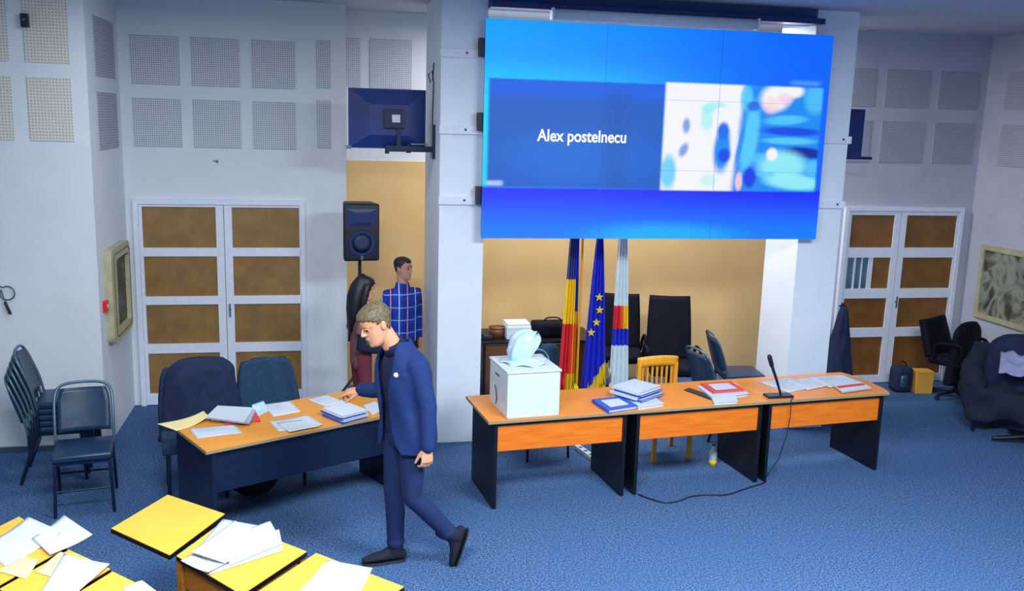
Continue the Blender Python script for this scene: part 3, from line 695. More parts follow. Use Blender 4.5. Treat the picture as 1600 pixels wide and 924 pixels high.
sheet([(300, 868), (348, 812), (424, 826), (392, 872)], Zn+.006, 'white sheet sticking out at the top of the front desk pile', grp=g)
sheet([(338, 846), (422, 815), (442, 850), (360, 884)], Zn+.012, 'white sheet with a round stamp at the right of the front desk pile', grp=g)
sheet([(318, 862), (436, 828), (443, 861), (327, 899)], Zn+.003, 'lowest white sheet of the front desk pile', grp=g)
sheet([(298, 866), (366, 814), (412, 836), (352, 884)], Zn+.018, 'topmost white sheet of the front desk pile', curl=(.012, '-u'), grp=g)
c = G(410, 828, Zn+.018); tag(obj('round_stamp', B().tube([(c.x+.022*math.cos(a), c.y+.022*math.sin(a), Zn+.0205) for a in [i*PI/8 for i in range(17)]], .0012, seg=4, cap=False), M['ink']), 'faint round ink stamp on the front desk pile', 'stamp')
sheet([(466, 928), (512, 876), (582, 889), (558, 938)], Zn, 'white sheet alone on the desk at the bottom edge near the man', marks=5)
sheet([(-30, 856), (44, 815), (96, 838), (10, 888)], Zn, 'large white sheet on the desk at the left edge', curl=(.03, 'u'))
sheet([(50, 842), (100, 810), (145, 841), (78, 868)], Zn+.012, 'white sheet bridging over the end of the leftmost desk', curl=(.02, 'u'))
sheet([(-10, 892), (36, 876), (60, 880), (40, 906)], Zn+.001, 'cream curled sheet at the left edge below the large white sheet', m='cream', curl=(.02, 'u'))
sheet([(55, 895), (94, 863), (122, 872), (84, 904)], Zn+.001, 'cream folded sheet under the white sheet on the second desk', m='cream')
sheet([(62, 930), (100, 866), (172, 885), (116, 934)], Zn+.006, 'big white sheet on the second desk from the left edge', marks=4, curl=(.012, 'v'))
sheet([(190, 918), (222, 908), (246, 926), (206, 940)], Zn, 'small cream sheet at the bottom edge on the third desk', m='cream')

# ------------------------------------------------------------------ chairs
def banquet(name_label, loc, rz, grp=None, cat='chair', fab='vinyl'):
    t = thing('banquet_chair', name_label, cat, loc, rz, grp)
    # local: faces -Y
    obj('seat', B().box((0, 0, .455), (.42, .42, .055), None, .02), M[fab], t, True)
    obj('seat_frame', B().span((-.20, -.2, .405), (.20, .2, .425)), M['dkmetal'], t)
    def bk(u, v):
        a = (u-.5)*2; z = .53+.33*v; hw = .185*(1-.25*max(0, v-.6)**2*4)
        return V3((a*hw, .215+.10*v+.03*(1-a*a)*.8, z))
    q = B(); q.grid(bk, 12, 10, th=.035); obj('backrest', q, M[fab], t, True)
    pts = [(-.21, .20, .43), (-.212, .235, .60), (-.21, .30, .78), (-.185, .335, .86), (-.12, .35, .893), (0, .355, .90), (.12, .35, .893), (.185, .335, .86), (.21, .30, .78), (.212, .235, .60), (.21, .20, .43)]
    obj('back_frame', B().tube(smooth_pts([V3(p) for p in pts]), .0115, seg=8), M['greymetal'], t, True)
    for sx in (-1, 1):
        obj('leg', B().tube([(sx*.19, -.19, .41), (sx*.205, -.215, .01)], .0125, seg=8), M['dkmetal'], t, True)
        obj('leg', B().tube([(sx*.20, .20, .43), (sx*.205, .20, .25), (sx*.21, .275, .01)], .0125, seg=8), M['dkmetal'], t, True)
    for y in (-.2, .205): obj('stretcher', B().cyl((-.2, y, .2), (.2, y, .2), .008), M['dkmetal'], t)
    return t
ch0 = banquet('teal vinyl banquet chair with arched metal back, in front of the chair stack', (-1.84, 7.35, 0), math.radians(10))
gs = 'teal chairs stacked at the left wall'
for i, nm in enumerate(('bottom', 'second from the bottom', 'middle', 'second from the top', 'topmost')):
    dup(ch0, (-2.20+.020*i, 8.06, .052*i), math.radians(97), 'teal vinyl banquet chair, %s one of the stack by the left wall' % nm, gs)
def covered_chair(label, loc, rz, wid, top, coat=False, name='covered_chair'):
    t = thing(name, label, 'chair', loc, rz)
    obj('seat', B().box((0, 0, .45), (wid, .44, .09), None, .03), M['fabric'], t, True)
    def bk(u, v):
        a = (u-.5)*2; z = .42+(top-.42)*v; r = 1-.16*v-.25*max(0, v-.8)**2*8
        return V3((a*wid*.5*r, .20+.10*v+.05*(1-a*a)+.008*math.sin(9*a+4*v), z - .03*a*a*v))
    q = B(); q.grid(bk, 20, 14, th=.06); obj('backrest', q, M['fabric'], t, True)
    for sx in (-1, 1):
        for y in (-.18, .2): obj('leg', B().tube([(sx*wid*.4, y, .41), (sx*wid*.42, y*1.1, .01)], .014, seg=8), M['dkmetal'], t, True)
    return t
covered_chair('dark slate fabric chair behind the left desk, the smaller right one', (-.42, 7.68, 0), math.radians(12), .50, .985)
covered_chair('dark slate fabric chair behind the left desk, under the draped coat', (-1.03, 7.50, 0), math.radians(10), .52, .99)
def drape(label, loc, rz, wid, top, bot, m='coat', d=.16, name='coat', seedv=0.):
    def f(u, v):
        th = 2*PI*u; k = 1-v
        w_ = wid*.5*(.80+.25*k) ; dd = d*(.55+.6*k)
        x = w_*math.copysign(abs(math.cos(th))**.7, math.cos(th)); y = dd*math.sin(th)
        n_ = noise.noise(V3((x*7+seedv, y*7, v*2)))
        z = bot+(top-bot)*v
        if v > .85: s_ = 1-((v-.85)/.15)**2*.65; x *= s_**.4; y *= s_
        y += n_*.035*k+.012*math.sin(th*7+seedv)*k; x += n_*.03
        z -= .05*(x/wid*2)**2*v
        return V3((x, y, z))
    q = B(); q.grid(f, 44, 24, wrap=True)
    fs = [e for e in q.bm.edges if e.is_boundary]; bmesh.ops.holes_fill(q.bm, edges=fs, sides=0)
    o = obj(name, q, M[m], None, True); o.location = loc; o.rotation_euler = (0, 0, rz); tag(o, label, 'coat'); return o
drape('dark navy coat draped over the left chair behind the left desk', (-1.0, 7.74, 0), math.radians(10), .66, 1.07, .40, d=.15)
o = thing('bag', 'black bag lying on the carpet under the left desk', 'bag', (-.56, 7.36, 0), math.radians(24))
def bf(u, v):
    th = 2*PI*u; ph = PI*v; r = 1+.14*noise.noise(V3((3*math.cos(th), 3*math.sin(th), 4*v)))
    return V3((.19*r*math.sin(ph)*math.cos(th)*(1+.0), .12*r*math.sin(ph)*math.sin(th), .16+.155*r*math.cos(ph) if .16+.155*r*math.cos(ph) > .005 else .005))
q = B(); q.grid(bf, 24, 14, wrap=True); bmesh.ops.remove_doubles(q.bm, verts=q.bm.verts, dist=.002); obj('bag_body', q, M['shoe'], o, True)
obj('handle', B().tube(smooth_pts([V3(p) for p in ((-.1, 0, .29), (-.07, 0, .38), (0, 0, .41), (.07, 0, .38), (.1, 0, .29))]), .010, seg=8), M['shoe'], o, True)

def office_chair(label, loc, rz, top=1.2, wid=.5):
    t = thing('office_chair', label, 'chair', loc, rz)
    obj('seat', B().box((0, 0, .47), (wid, .48, .10), None, .035), M['blackfab'], t, True)
    def bk(u, v):
        a = (u-.5)*2; z = .50+(top-.50)*v
        return V3((a*wid*.5*(1-.10*v*v), .20+.14*v-.03*(1-a*a), z))
    q = B(); q.grid(bk, 12, 12, th=.08); obj('backrest', q, M['blackfab'], t, True)
    for sx in (-1, 1):
        obj('armrest', B().tube(smooth_pts([V3((sx*(wid/2), .16, .50)), V3((sx*(wid/2+.03), .14, .66)), V3((sx*(wid/2+.03), -.02, .69)), V3((sx*(wid/2+.03), -.15, .67)), V3((sx*(wid/2), -.12, .50))]), .02, seg=8), M['blackfab'], t, True)
    obj('column', B().cyl((0, 0, .08), (0, 0, .42), .03), M['dkmetal'], t)
    for k in range(5):
        a = 2*PI*k/5+.3; obj('foot', B().tube([(0, 0, .10), (.27*math.cos(a), .27*math.sin(a), .06)], [.026, .016], seg=8), M['dkmetal'], t, True)
        obj('castor', B().cyl((.27*math.cos(a)-.012, .27*math.sin(a), .028), (.27*math.cos(a)+.012, .27*math.sin(a), .028), .028), M['cable'], t)
    return t
office_chair('tall black office chair in front of the beige wall, right of the white flag', (3.68, 9.2, 0), math.radians(-12), 1.20, .50)
office_chair('tall black office chair half hidden behind the white flag', (3.30, 9.78, 0), math.radians(-14), 1.12, .46)
office_chair('black office chair by the right double door', (7.22, 9.20, 0), math.radians(28), .92, .56)
# wooden chair with slatted back behind the long table
wc = thing('wooden_chair', 'yellow wooden chair with slatted back behind the long table', 'chair', (3.11, 7.86, 0), math.radians(186))
obj('seat', B().box((0, .0, .44), (.40, .40, .03), None, .01), M['chair_wood'], wc)
q = B(); q.grid(lambda u, v: V3(((u-.5)*.41, -.215-.025*(1-((u-.5)*2)**2)*-1, .80+.09*v+.02*(1-((u-.5)*2)**2))), 10, 3, th=.025); obj('top_rail', q, M['chair_wood'], wc, True)
obj('lower_rail', B().span((-.17, -.21, .52), (.17, -.19, .56)), M['chair_wood'], wc)
for k in range(7): x = -.15+.05*k; obj('slat', B().span((x-.008, -.212, .56), (x+.008, -.196, .81)), M['chair_wood'], wc)
for sx in (-1, 1):
    obj('leg', B().span((sx*.19-.018, -.218, 0), (sx*.19+.018, -.182, .84), .003), M['chair_wood'], wc)
    obj('leg', B().span((sx*.18-.018, .16, 0), (sx*.18+.018, .196, .425), .003), M['chair_wood'], wc)
obj('side_rail', B().span((-.185, -.18, .38), (-.170, .16, .42)).span((.170, -.18, .38), (.185, .16, .42)), M['chair_wood'], wc)
# two small side-on chairs and one at far right
dup(ch0, (3.92, 8.38, 0), math.radians(100), 'blue grey banquet chair side on behind the long table, left of the pair', 'pair of blue grey chairs behind the long table')
dup(ch0, (4.37, 8.96, 0), math.radians(84), 'blue grey banquet chair behind the long table, right of the pair', 'pair of blue grey chairs behind the long table')
for px, lb, gg in ((1.78, 'banquet chair behind the left desk of the long table, mostly hidden by the white box', 'hidden chairs'),):
    dup(ch0, (px+.18, 8.06, 0), math.radians(10), lb)

# back desk in the alcove with things on it
bd = thing('desk', 'dark brown desk at the back of the alcove behind the flags', 'desk', (1.62, 9.36, 0), 0)
obj('desk_top', B().span((0, 0, .72), (1.28, .65, .75), .003), M['black'], bd)
for x in (.02, .62, 1.23): obj('side_panel', B().span((x, .03, 0), (x+.03, .63, .7195)), M['black'], bd)
for a, b in ((.051, .619), (.651, 1.229)): obj('front_panel', B().span((a, .05, .12), (b, .07, .70)), M['dark_wood'], bd)
o = drape('blue garment hanging over the front of the dark back desk', (2.33, 9.30, 0), 0, .26, .74, .35, m='fabric', d=.04, name='garment', seedv=3.)
o = thing('printer', 'pale grey printer on the back desk', 'printer', (2.03, 9.56, .7505)); obj('body', B().span((-.13, -.12, 0), (.14, .15, .15), .02), M['white_pl'], o); obj('paper_tray', B().span((-.09, -.16, .03), (.10, -.12, .045)), M['greymetal'], o); obj('lid', B().span((-.12, -.11, .151), (.13, .14, .17), .006), M['white_pl'], o)
o = thing('bag', 'long black bag on the back desk left of the flags', 'bag', (2.44, 9.60, .7505)); obj('bag_body', B().box((0, 0, .085), (.46, .22, .165), None, .05), M['blackfab'], o, True); obj('handle', B().tube(smooth_pts([V3(p) for p in ((-.1, 0, .16), (-.06, 0, .2), (.06, 0, .2), (.1, 0, .16))]), .008, seg=6), M['blackfab'], o, True)
o = thing('basket', 'brown basket on the back desk left of the grey printer', 'basket', (1.82, 9.58, .7505)); obj('basket_body', B().tube([(0, 0, 0), (0, 0, .11)], [.07, .085], round_=False, seg=18), M['dark_wood'], o, True); obj('rim', B().tube([(.085*math.cos(a), .085*math.sin(a), .112) for a in [i*PI/8 for i in range(17)]], .007, seg=6, cap=False), M['dark_wood'], o)
o = thing('telephone', 'black desk telephone at the left end of the back desk', 'telephone', (1.69, 9.52, .7505)); obj('base', B().box((0, 0, .025), (.13, .16, .045), None, .012), M['cable'], o); obj('handset', B().tube([(-.045, -.07, .06), (-.045, .07, .06)], .016, seg=8), M['cable'], o, True)

# box by the right door, coat and covered armchair at the right
o = thing('storage_box', 'small orange brown cardboard box on the floor by the black office chair', 'box', (6.98, 9.50, 0), math.radians(-8)); obj('box_body', B().span((-.10, -.08, 0.0005), (.10, .08, .25), .004), M['plate'], o); obj('lid', B().span((-.104, -.084, .2505), (.104, .084, .27), .003), M['plate'], o)
o = thing('bag', 'black bag with a grey side pocket left of the cardboard box', 'bag', (6.74, 9.56, 0)); obj('bag_body', B().box((0, 0, .155), (.22, .18, .30), None, .06), M['coat'], o, True); obj('side_pocket', B().tube([(-.02, -.09, .09), (-.02, -.09, .20)], [(.045, .02), (.045, .02)], side=(1, 0, 0)), M['greymetal'], o, True); obj('strap', B().tube(smooth_pts([V3(p) for p in ((-.06, 0, .29), (-.03, 0, .36), (.03, 0, .36), (.06, 0, .29))]), .008, seg=6), M['cable'], o, True)
o = thing('coat_rack', 'slim dark coat rack right of the right pillar', 'coat rack', (5.72, 9.3, 0))
obj('pole', B().cyl((0, 0, .02), (0, 0, 1.14), .015), M['dkmetal'], o); obj('base', B().cyl((0, 0, 0), (0, 0, .02), .16, 20), M['dkmetal'], o); obj('hook', B().tube([(-.04, 0, 1.10), (0, 0, 1.12), (.04, 0, 1.10)], .008, seg=6), M['dkmetal'], o)
def hang(u, v):
    th = 2*PI*u; k = 1-v; w_ = .035+.14*k**.8
    n_ = noise.noise(V3((math.cos(th)*2, math.sin(th)*2, v*3)))
    return V3((w_*math.cos(th)*(1+.25*n_)+.02, w_*.8*math.sin(th)*(1+.25*n_)+.0, .30+.80*v))
q = B(); q.grid(hang, 28, 16, wrap=True); bmesh.ops.holes_fill(q.bm, edges=[e for e in q.bm.edges if e.is_boundary], sides=0)
o = obj('coat', q, M['coat'], None, True); o.location = (5.72, 9.3, 0); tag(o, 'dark blue coat hanging on the rack right of the right pillar', 'coat')
# armchair under dark covers
ac_ = thing('armchair', 'bulky armchair with dark teal cover at the right edge of the photo', 'armchair', (7.0, 8.18, 0), math.radians(-35))
q = B().box((0, 0, .30), (.72, .70, .34), None, .09).box((0, .26, .56), (.70, .22, .62), None, .09).box((-.32, 0, .45), (.16, .66, .34), None, .06).box((.32, 0, .45), (.16, .66, .34), None, .06)
cv = obj('cover', q, M['fabric'], ac_, True, voxel=.03, smooth_it=6); cv.data.materials[0] = mat('dark_cover_cloth', (13, 30, 50), .9, scale=20, bump=.4)
for v in cv.data.vertices:
    n_ = noise.noise(v.co*4.5); v.co += v.normal*.08*n_; v.co.z = max(v.co.z, .03)
for sx, sy in ((-1, -1), (1, -1), (-1, 1), (1, 1)): obj('leg', B().cyl((sx*.27, sy*.27, 0), (sx*.27, sy*.27, .16), .02), M['dkmetal'], ac_)
drape('dark jacket thrown over the armchair at the right edge', (7.16, 8.20, 0), math.radians(-20), .74, 1.0, .30, m='coat', d=.2, name='jacket', seedv=7.)
def shirt_f(u, v):
    return V3((-.16+.32*u+.05*v, -.20+.30*v, .02+.16*v+.035*noise.noise(V3((u*4, v*4, 1)))+.03*math.sin(u*9)*.5))
q = B(); q.grid(shirt_f, 14, 12, th=.012); o = obj('scarf', q, M['bag'], None, True); o.location = (6.93, 8.02, .66); o.rotation_euler = (0, 0, math.radians(-30)); M['lilac'] = mat('lilac_cloth', (150, 152, 190), .9); o.data.materials[0] = M['lilac']; tag(o, 'lilac grey cloth lying on the arm of the covered armchair', 'cloth')
sb = thing('chair_base', 'black star shaped chair foot on the carpet at the right edge', 'chair base', (6.90, 7.62, 0))
for k in range(5):
    a = 2*PI*k/5+.2; obj('foot', B().tube([(0, 0, .10), (.34*math.cos(a), .34*math.sin(a), .045)], [(.035), (.02)], seg=8), M['black'], sb, True)
obj('hub', B().cyl((0, 0, .06), (0, 0, .16), .045), M['black'], sb)

# ------------------------------------------------------------------ speaker on a tripod
sp = thing('speaker_stand', 'black tripod speaker stand with yellow collar behind the woman', 'speaker stand', (.35, 9.25, 0))
obj('pole', B().cyl((0, 0, .10), (0, 0, 1.64), .017), M['cable'], sp)
obj('collar', B().cyl((0, 0, .44), (0, 0, .52), .034).cyl((-.03, 0, .50), (.09, -.03, .53), .014), M['yel'], sp)
for k in range(3):
    a = math.radians(212+120*k); e = V3((.52*math.cos(a), .52*math.sin(a), .02))
    if k == 1: e = e*.6; e.z = .02
    obj('leg', B().tube([(.03*math.cos(a), .03*math.sin(a), .50), e], .013, seg=8), M['cable'], sp, True)
    obj('brace', B().cyl((0, 0, .14), e*.55+V3((0, 0, .17)), .007), M['cable'], sp)
s2 = thing('loudspeaker', 'black loudspeaker on the tripod stand in the niche', 'loudspeaker', (.345, 9.25, 1.64), math.radians(6))
q = B(); fr = [(-.175, -.18), (.175, -.18), (.14, .15), (-.14, .15)]
q.prism(fr, .02, .58)
es = [e for e in q.bm.edges]; bmesh.ops.bevel(q.bm, geom=es, offset=.022, segments=3, affect='EDGES', profile=.6); obj('cabinet', q, M['speaker'], s2, True)
q = B(); q.tube([(0, -.178, .20), (0, -.186, .20)], [.125, .12], round_=False, seg=28); obj('woofer_rim', q, M['tv'], s2)
q = B(); q.tube([(0, -.1865, .20), (0, -.189, .20)], [.10, .05], round_=False, seg=28); obj('woofer', q, M['cone'], s2, True)
q = B(); q.loft([[V3((x, -.181, z)) for x, z in ((-.13, .37), (.13, .37), (.15, .53), (-.15, .53))], [V3((x, -.186, z)) for x, z in ((-.06, .40), (.06, .40), (.07, .50), (-.07, .50))]]); obj('horn', q, M['tv'], s2)
obj('brand_plate', B().span((-.012, -.187, .035), (.012, -.181, .075)), M['greymetal'], s2)
obj('socket_cup', B().cyl((0, 0, .0), (0, 0, .02), .03), M['cable'], s2)

# ------------------------------------------------------------------ flags
def star(q, c, r, y):
    pts = []
    for i in range(10):
        a = PI/2+i*PI/5; rr = r if i % 2 == 0 else r*.42; pts.append((c[0]+rr*math.cos(a), c[1]+rr*math.sin(a)))
    lo = [q.bm.verts.new((x, y, z)) for x, z in pts]; hi = [q.bm.verts.new((x, y-.003, z)) for x, z in pts]
    q.bm.faces.new(lo); q.bm.faces.new(hi[::-1])
    for k in range(10): q.bm.faces.new((lo[k], lo[(k+1) % 10], hi[(k+1) % 10], hi[k]))
M['f_yel'] = mat('flag_yellow', (246, 204, 24), .7); M['f_red'] = mat('flag_red', (222, 34, 48), .7); M['f_blue'] = mat('flag_blue', (26, 46, 200), .7); M['f_dk'] = mat('flag_dark_blue', (52, 62, 132), .7)
M['f_eu'] = mat('flag_european_blue', (14, 34, 196), .7); M['f_white'] = mat('flag_white', (214, 230, 238), .7); M['f_org'] = mat('flag_orange', (240, 128, 40), .7); M['fringe'] = mat('gold_fringe', (240, 214, 30), .8, c2=(220, 180, 20), scale=60)
def flag(label, x, mats, mfn, w0, w1, zt, zb, sk0, sk1, base_dx=0., fringe=True, extra=None, fold=5, mk=None):
    Y0 = 9.02
    t = thing('flag', label, 'flag', (x, Y0, 0))
    obj('flag_pole', B().cyl((base_dx, .05, .03), (base_dx, .05, 2.45), .013), M['chair_wood'], t)
    obj('pole_foot', B().cyl((base_dx, .05, 0), (base_dx, .05, .03), .11, 24), M['chair_wood'], t)
    def f(u, v):
        w_ = w0+(w1-w0)*v**.8
        xx = sk0+(sk1-sk0)*v+(u-.5)*w_
        return V3((xx, -.02+.028*math.sin(fold*2*PI*u+1.5*v)*(.35+.65*v), zt+(zb-zt)*v + (.05*math.sin(3*PI*u) if v > .97 else 0)))
    q = B(); q.grid(f, 60, 90, th=.003, mat_fn=mfn); cl = obj('flag_cloth', q, mats, t, True)
    if extra: extra(cl, f)
    return t
def m1(u, v):
    if v < .38: return 3 if u < .62 else 2
    if u > .74 and v < .56: return 2
    if v < .62: return 0
    if v > .90: return 4 if (u > .35) else 1
    if u > .62: return 5
    return 1
flag('flag with yellow, blue and red bands and gold fringe, left of three', 2.49, [M['f_yel'], M['f_red'], M['f_blue'], M['f_dk'], M['fringe'], M['f_org']], m1, .07, .19, 2.2, .30, .0, -.025, .10)
def ex_eu(cl, f):
    for (px, pz) in ((.0, 1.30), (.01, 1.165), (-.018, 1.035), (-.07, .93)):
        q = B(); star(q, (px, pz), .046, -.062); obj('star', q, M['fringe'], cl)
def m2(u, v):
    return 1 if v > .90+.09*(1-u)*1.6-.10*(u > .0)*u else 0
flag('dark blue flag with yellow stars and gold fringe, middle of three', 2.76, [M['f_eu'], M['fringe']], m2, .03, .27, 2.1, .28, -.01, -.0, .03, extra=ex_eu, fold=4)
def m3(u, v):
    if .50 < v < .62: return 1 if u < .45 else (2 if u > .65 else 3)
    if .62 <= v < .71: return 4
    return 0
flag('white flag with a small red and blue emblem, right of three', 3.02, [M['f_white'], M['f_red'], M['f_yel'], M['f_org'], M['f_blue']], m3, .06, .22, 2.2, .20, -.03, .02, .0, fold=4)

# ------------------------------------------------------------------ people
def basis(x, z):
    x = V3(x).normalized(); z = V3(z); z = (z-x*z.dot(x)).normalized(); y = z.cross(x)
    return Matrix(((x.x, y.x, z.x), (x.y, y.y, z.y), (x.z, y.z, z.z)))
def add_local(dst, src, Rm, o, s=1.):
    me = bpy.data.meshes.new('tmp'); src.bm.to_mesh(me); src.bm.free()
    me.transform(Matrix.Translation(o) @ Rm.to_4x4() @ Matrix.Scale(s, 4)); dst.bm.from_mesh(me); bpy.data.meshes.remove(me)
HR = [(0.0, .070, .030, .024), (.012, .086, -.005, .038), (.03, .090, -.030, .049), (.055, .088, -.055, .057), (.08, .088, -.070, .063), (.105, .086, -.080, .068),
      (.125, .080, -.088, .071), (.14, .086, -.094, .073), (.155, .088, -.098, .075), (.175, .086, -.099, .075), (.195, .076, -.094, .071), (.212, .056, -.080, .061), (.226, .026, -.055, .043), (.234, -.004, -.030, .020)]
def head_ring(z, fr, bk, hw, grow=0., n=28):
    out = []; cx = (fr+bk)/2
    for k in range(n):
        th = 2*PI*k/n; c, s = math.cos(th), math.sin(th)
        hx = (fr-bk)/2+grow; e = .88
        x = cx+hx*math.copysign(abs(c)**e, c); y = (hw+grow)*math.copysign(abs(s)**e, s)
        if c > .2: y *= 1-.10*(c-.2)
        out.append(V3((x, y, z)))
    return out
def head_bm():
    q = B(); q.loft([head_ring(*r) for r in HR])
    q.tube([(.078, 0, .142), (.094, 0, .122), (.106, 0, .103)], [(.008, .007), (.010, .009), (.014, .010)], side=(0, 1, 0), seg=10)      # nose
    q.ell((.094, 0, .098), (.014, .017, .008))
    q.ell((.080, .030, .143), (.012, .024, .007)).ell((.080, -.030, .143), (.012, .024, .007))   # brows
    q.ell((.087, 0, .072), (.009, .023, .0055)).ell((.086, 0, .060), (.009, .020, .006))         # lips
    q.ell((.078, 0, .022), (.016, .022, .017))
    for s in (-1, 1):
        q.ell((-.010, s*.077, .115), (.017, .008, .031), R('X', -s*12) @ R('Y', -12))
        q.ell((.069, s*.031, .126), (.011, .013, .009))
    return q
def hand_bm(side, curl=25., spread=6., thumb=(.6, .7, -.3), curls=None):
    """palm along +x, back of the hand +z, thumb towards +y*side"""
    q = B(); q.tube([(-.02, 0, 0), (.02, side*.002, 0), (.06, side*.002, 0), (.09, 0, 0)], [(.026, .019), (.034, .017), (.040, .015), (.040, .012)], side=(0, 1, 0), seg=14)
    L = (.072, .082, .076, .060)
    for i in range(4):
        y = side*(.030-.020*i); p = V3((.086-.004*(i == 3)-.002*(i == 0), y, 0)); a = -(8)
        cc = curls[i] if curls else curl; sp = math.radians(spread*(1.5-i)*.5)*side
        pts = [V3((.06, y*.9, 0)), p.copy()]
        for seg, fr_ in enumerate((.45, .32, .26)):
            ang = math.radians(cc*(.5, 1., .8)[seg]); a += -0 if seg else 0
            tot = math.radians(sum((cc*k for k in (.5, 1., .8)[:seg+1])))
            p = p+V3((math.cos(tot)*math.cos(sp), math.sin(sp), -math.sin(tot)))*(L[i]*fr_); pts.append(p.copy())
        q.tube(pts, [.0085, .0092, .0088, .0080, .0068], seg=8)
    b0 = V3((.018, side*.022, -.006)); d = V3((thumb[0], side*thumb[1], thumb[2])).normalized(); d2 = (d+V3((.7, 0, -.25))).normalized()
    q.tube([b0, b0+d*.045, b0+d*.045+d2*.030, b0+d*.045+d2*.055], [.014, .0120, .0105, .0078], seg=8)
    return q
def shoe_parts(t, ank, dirx, up, m_up='shoe', s=1.):
    Rm = basis(dirx, up)
    q = B()
    q.tube([(-.045, 0, -.062), (-.02, 0, -.056), (.04, 0, -.056), (.10, 0, -.064), (.165, 0, -.072), (.21, 0, -.080)], [(.030, .034), (.036, .040), (.040, .040), (.047, .030), (.043, .022), (.026, .016)], side=(0, 1, 0), seg=16)
    q.tube([(-.004, 0, .06), (.0, 0, 0), (.004, 0, -.05)], [(.046, .044), (.050, .046), (.052, .044)], side=(1, 0, 0), seg=16)
    q.ell((.05, 0, -.035), (.06, .034, .026), R('Y', 22))
    dst = B(); add_local(dst, q, Rm, ank, s); sh = obj('shoe', dst, M[m_up], t, True, voxel=.007, smooth_it=3)
    q = B(); q.tube([(-.055, 0, -.104), (-.02, 0, -.104), (.05, 0, -.104), (.12, 0, -.104), (.212, 0, -.102)], [(.034, .010), (.040, .011), (.040, .010), (.050, .010), (.030, .009)], side=(0, 1, 0), seg=16)
    dst = B(); add_local(dst, q, Rm, ank, s); obj('sole', dst, M['sole'], sh, True)
    q = B()
    for i in range(3): q.cyl((.035+.018*i, -.022, -.012-.012*i), (.035+.018*i, .022, -.012-.012*i), .0035, 6)
    dst = B(); add_local(dst, q, Rm, ank, s); obj('laces', dst, M['cable'], sh)
def torso_ring(c, f, l, a, b, ang0=0., ang1=2*PI, n=36, e=.85):
    """ring around c; angle 0 = straight ahead"""
    out = []
    for k in range(n+1):
        th = ang0+(ang1-ang0)*k/n; cs, sn = math.cos(th), math.sin(th)
        out.append(c + f*(b*math.copysign(abs(cs)**e, cs)) + l*(a*math.copysign(abs(sn)**e, sn)))
    return out

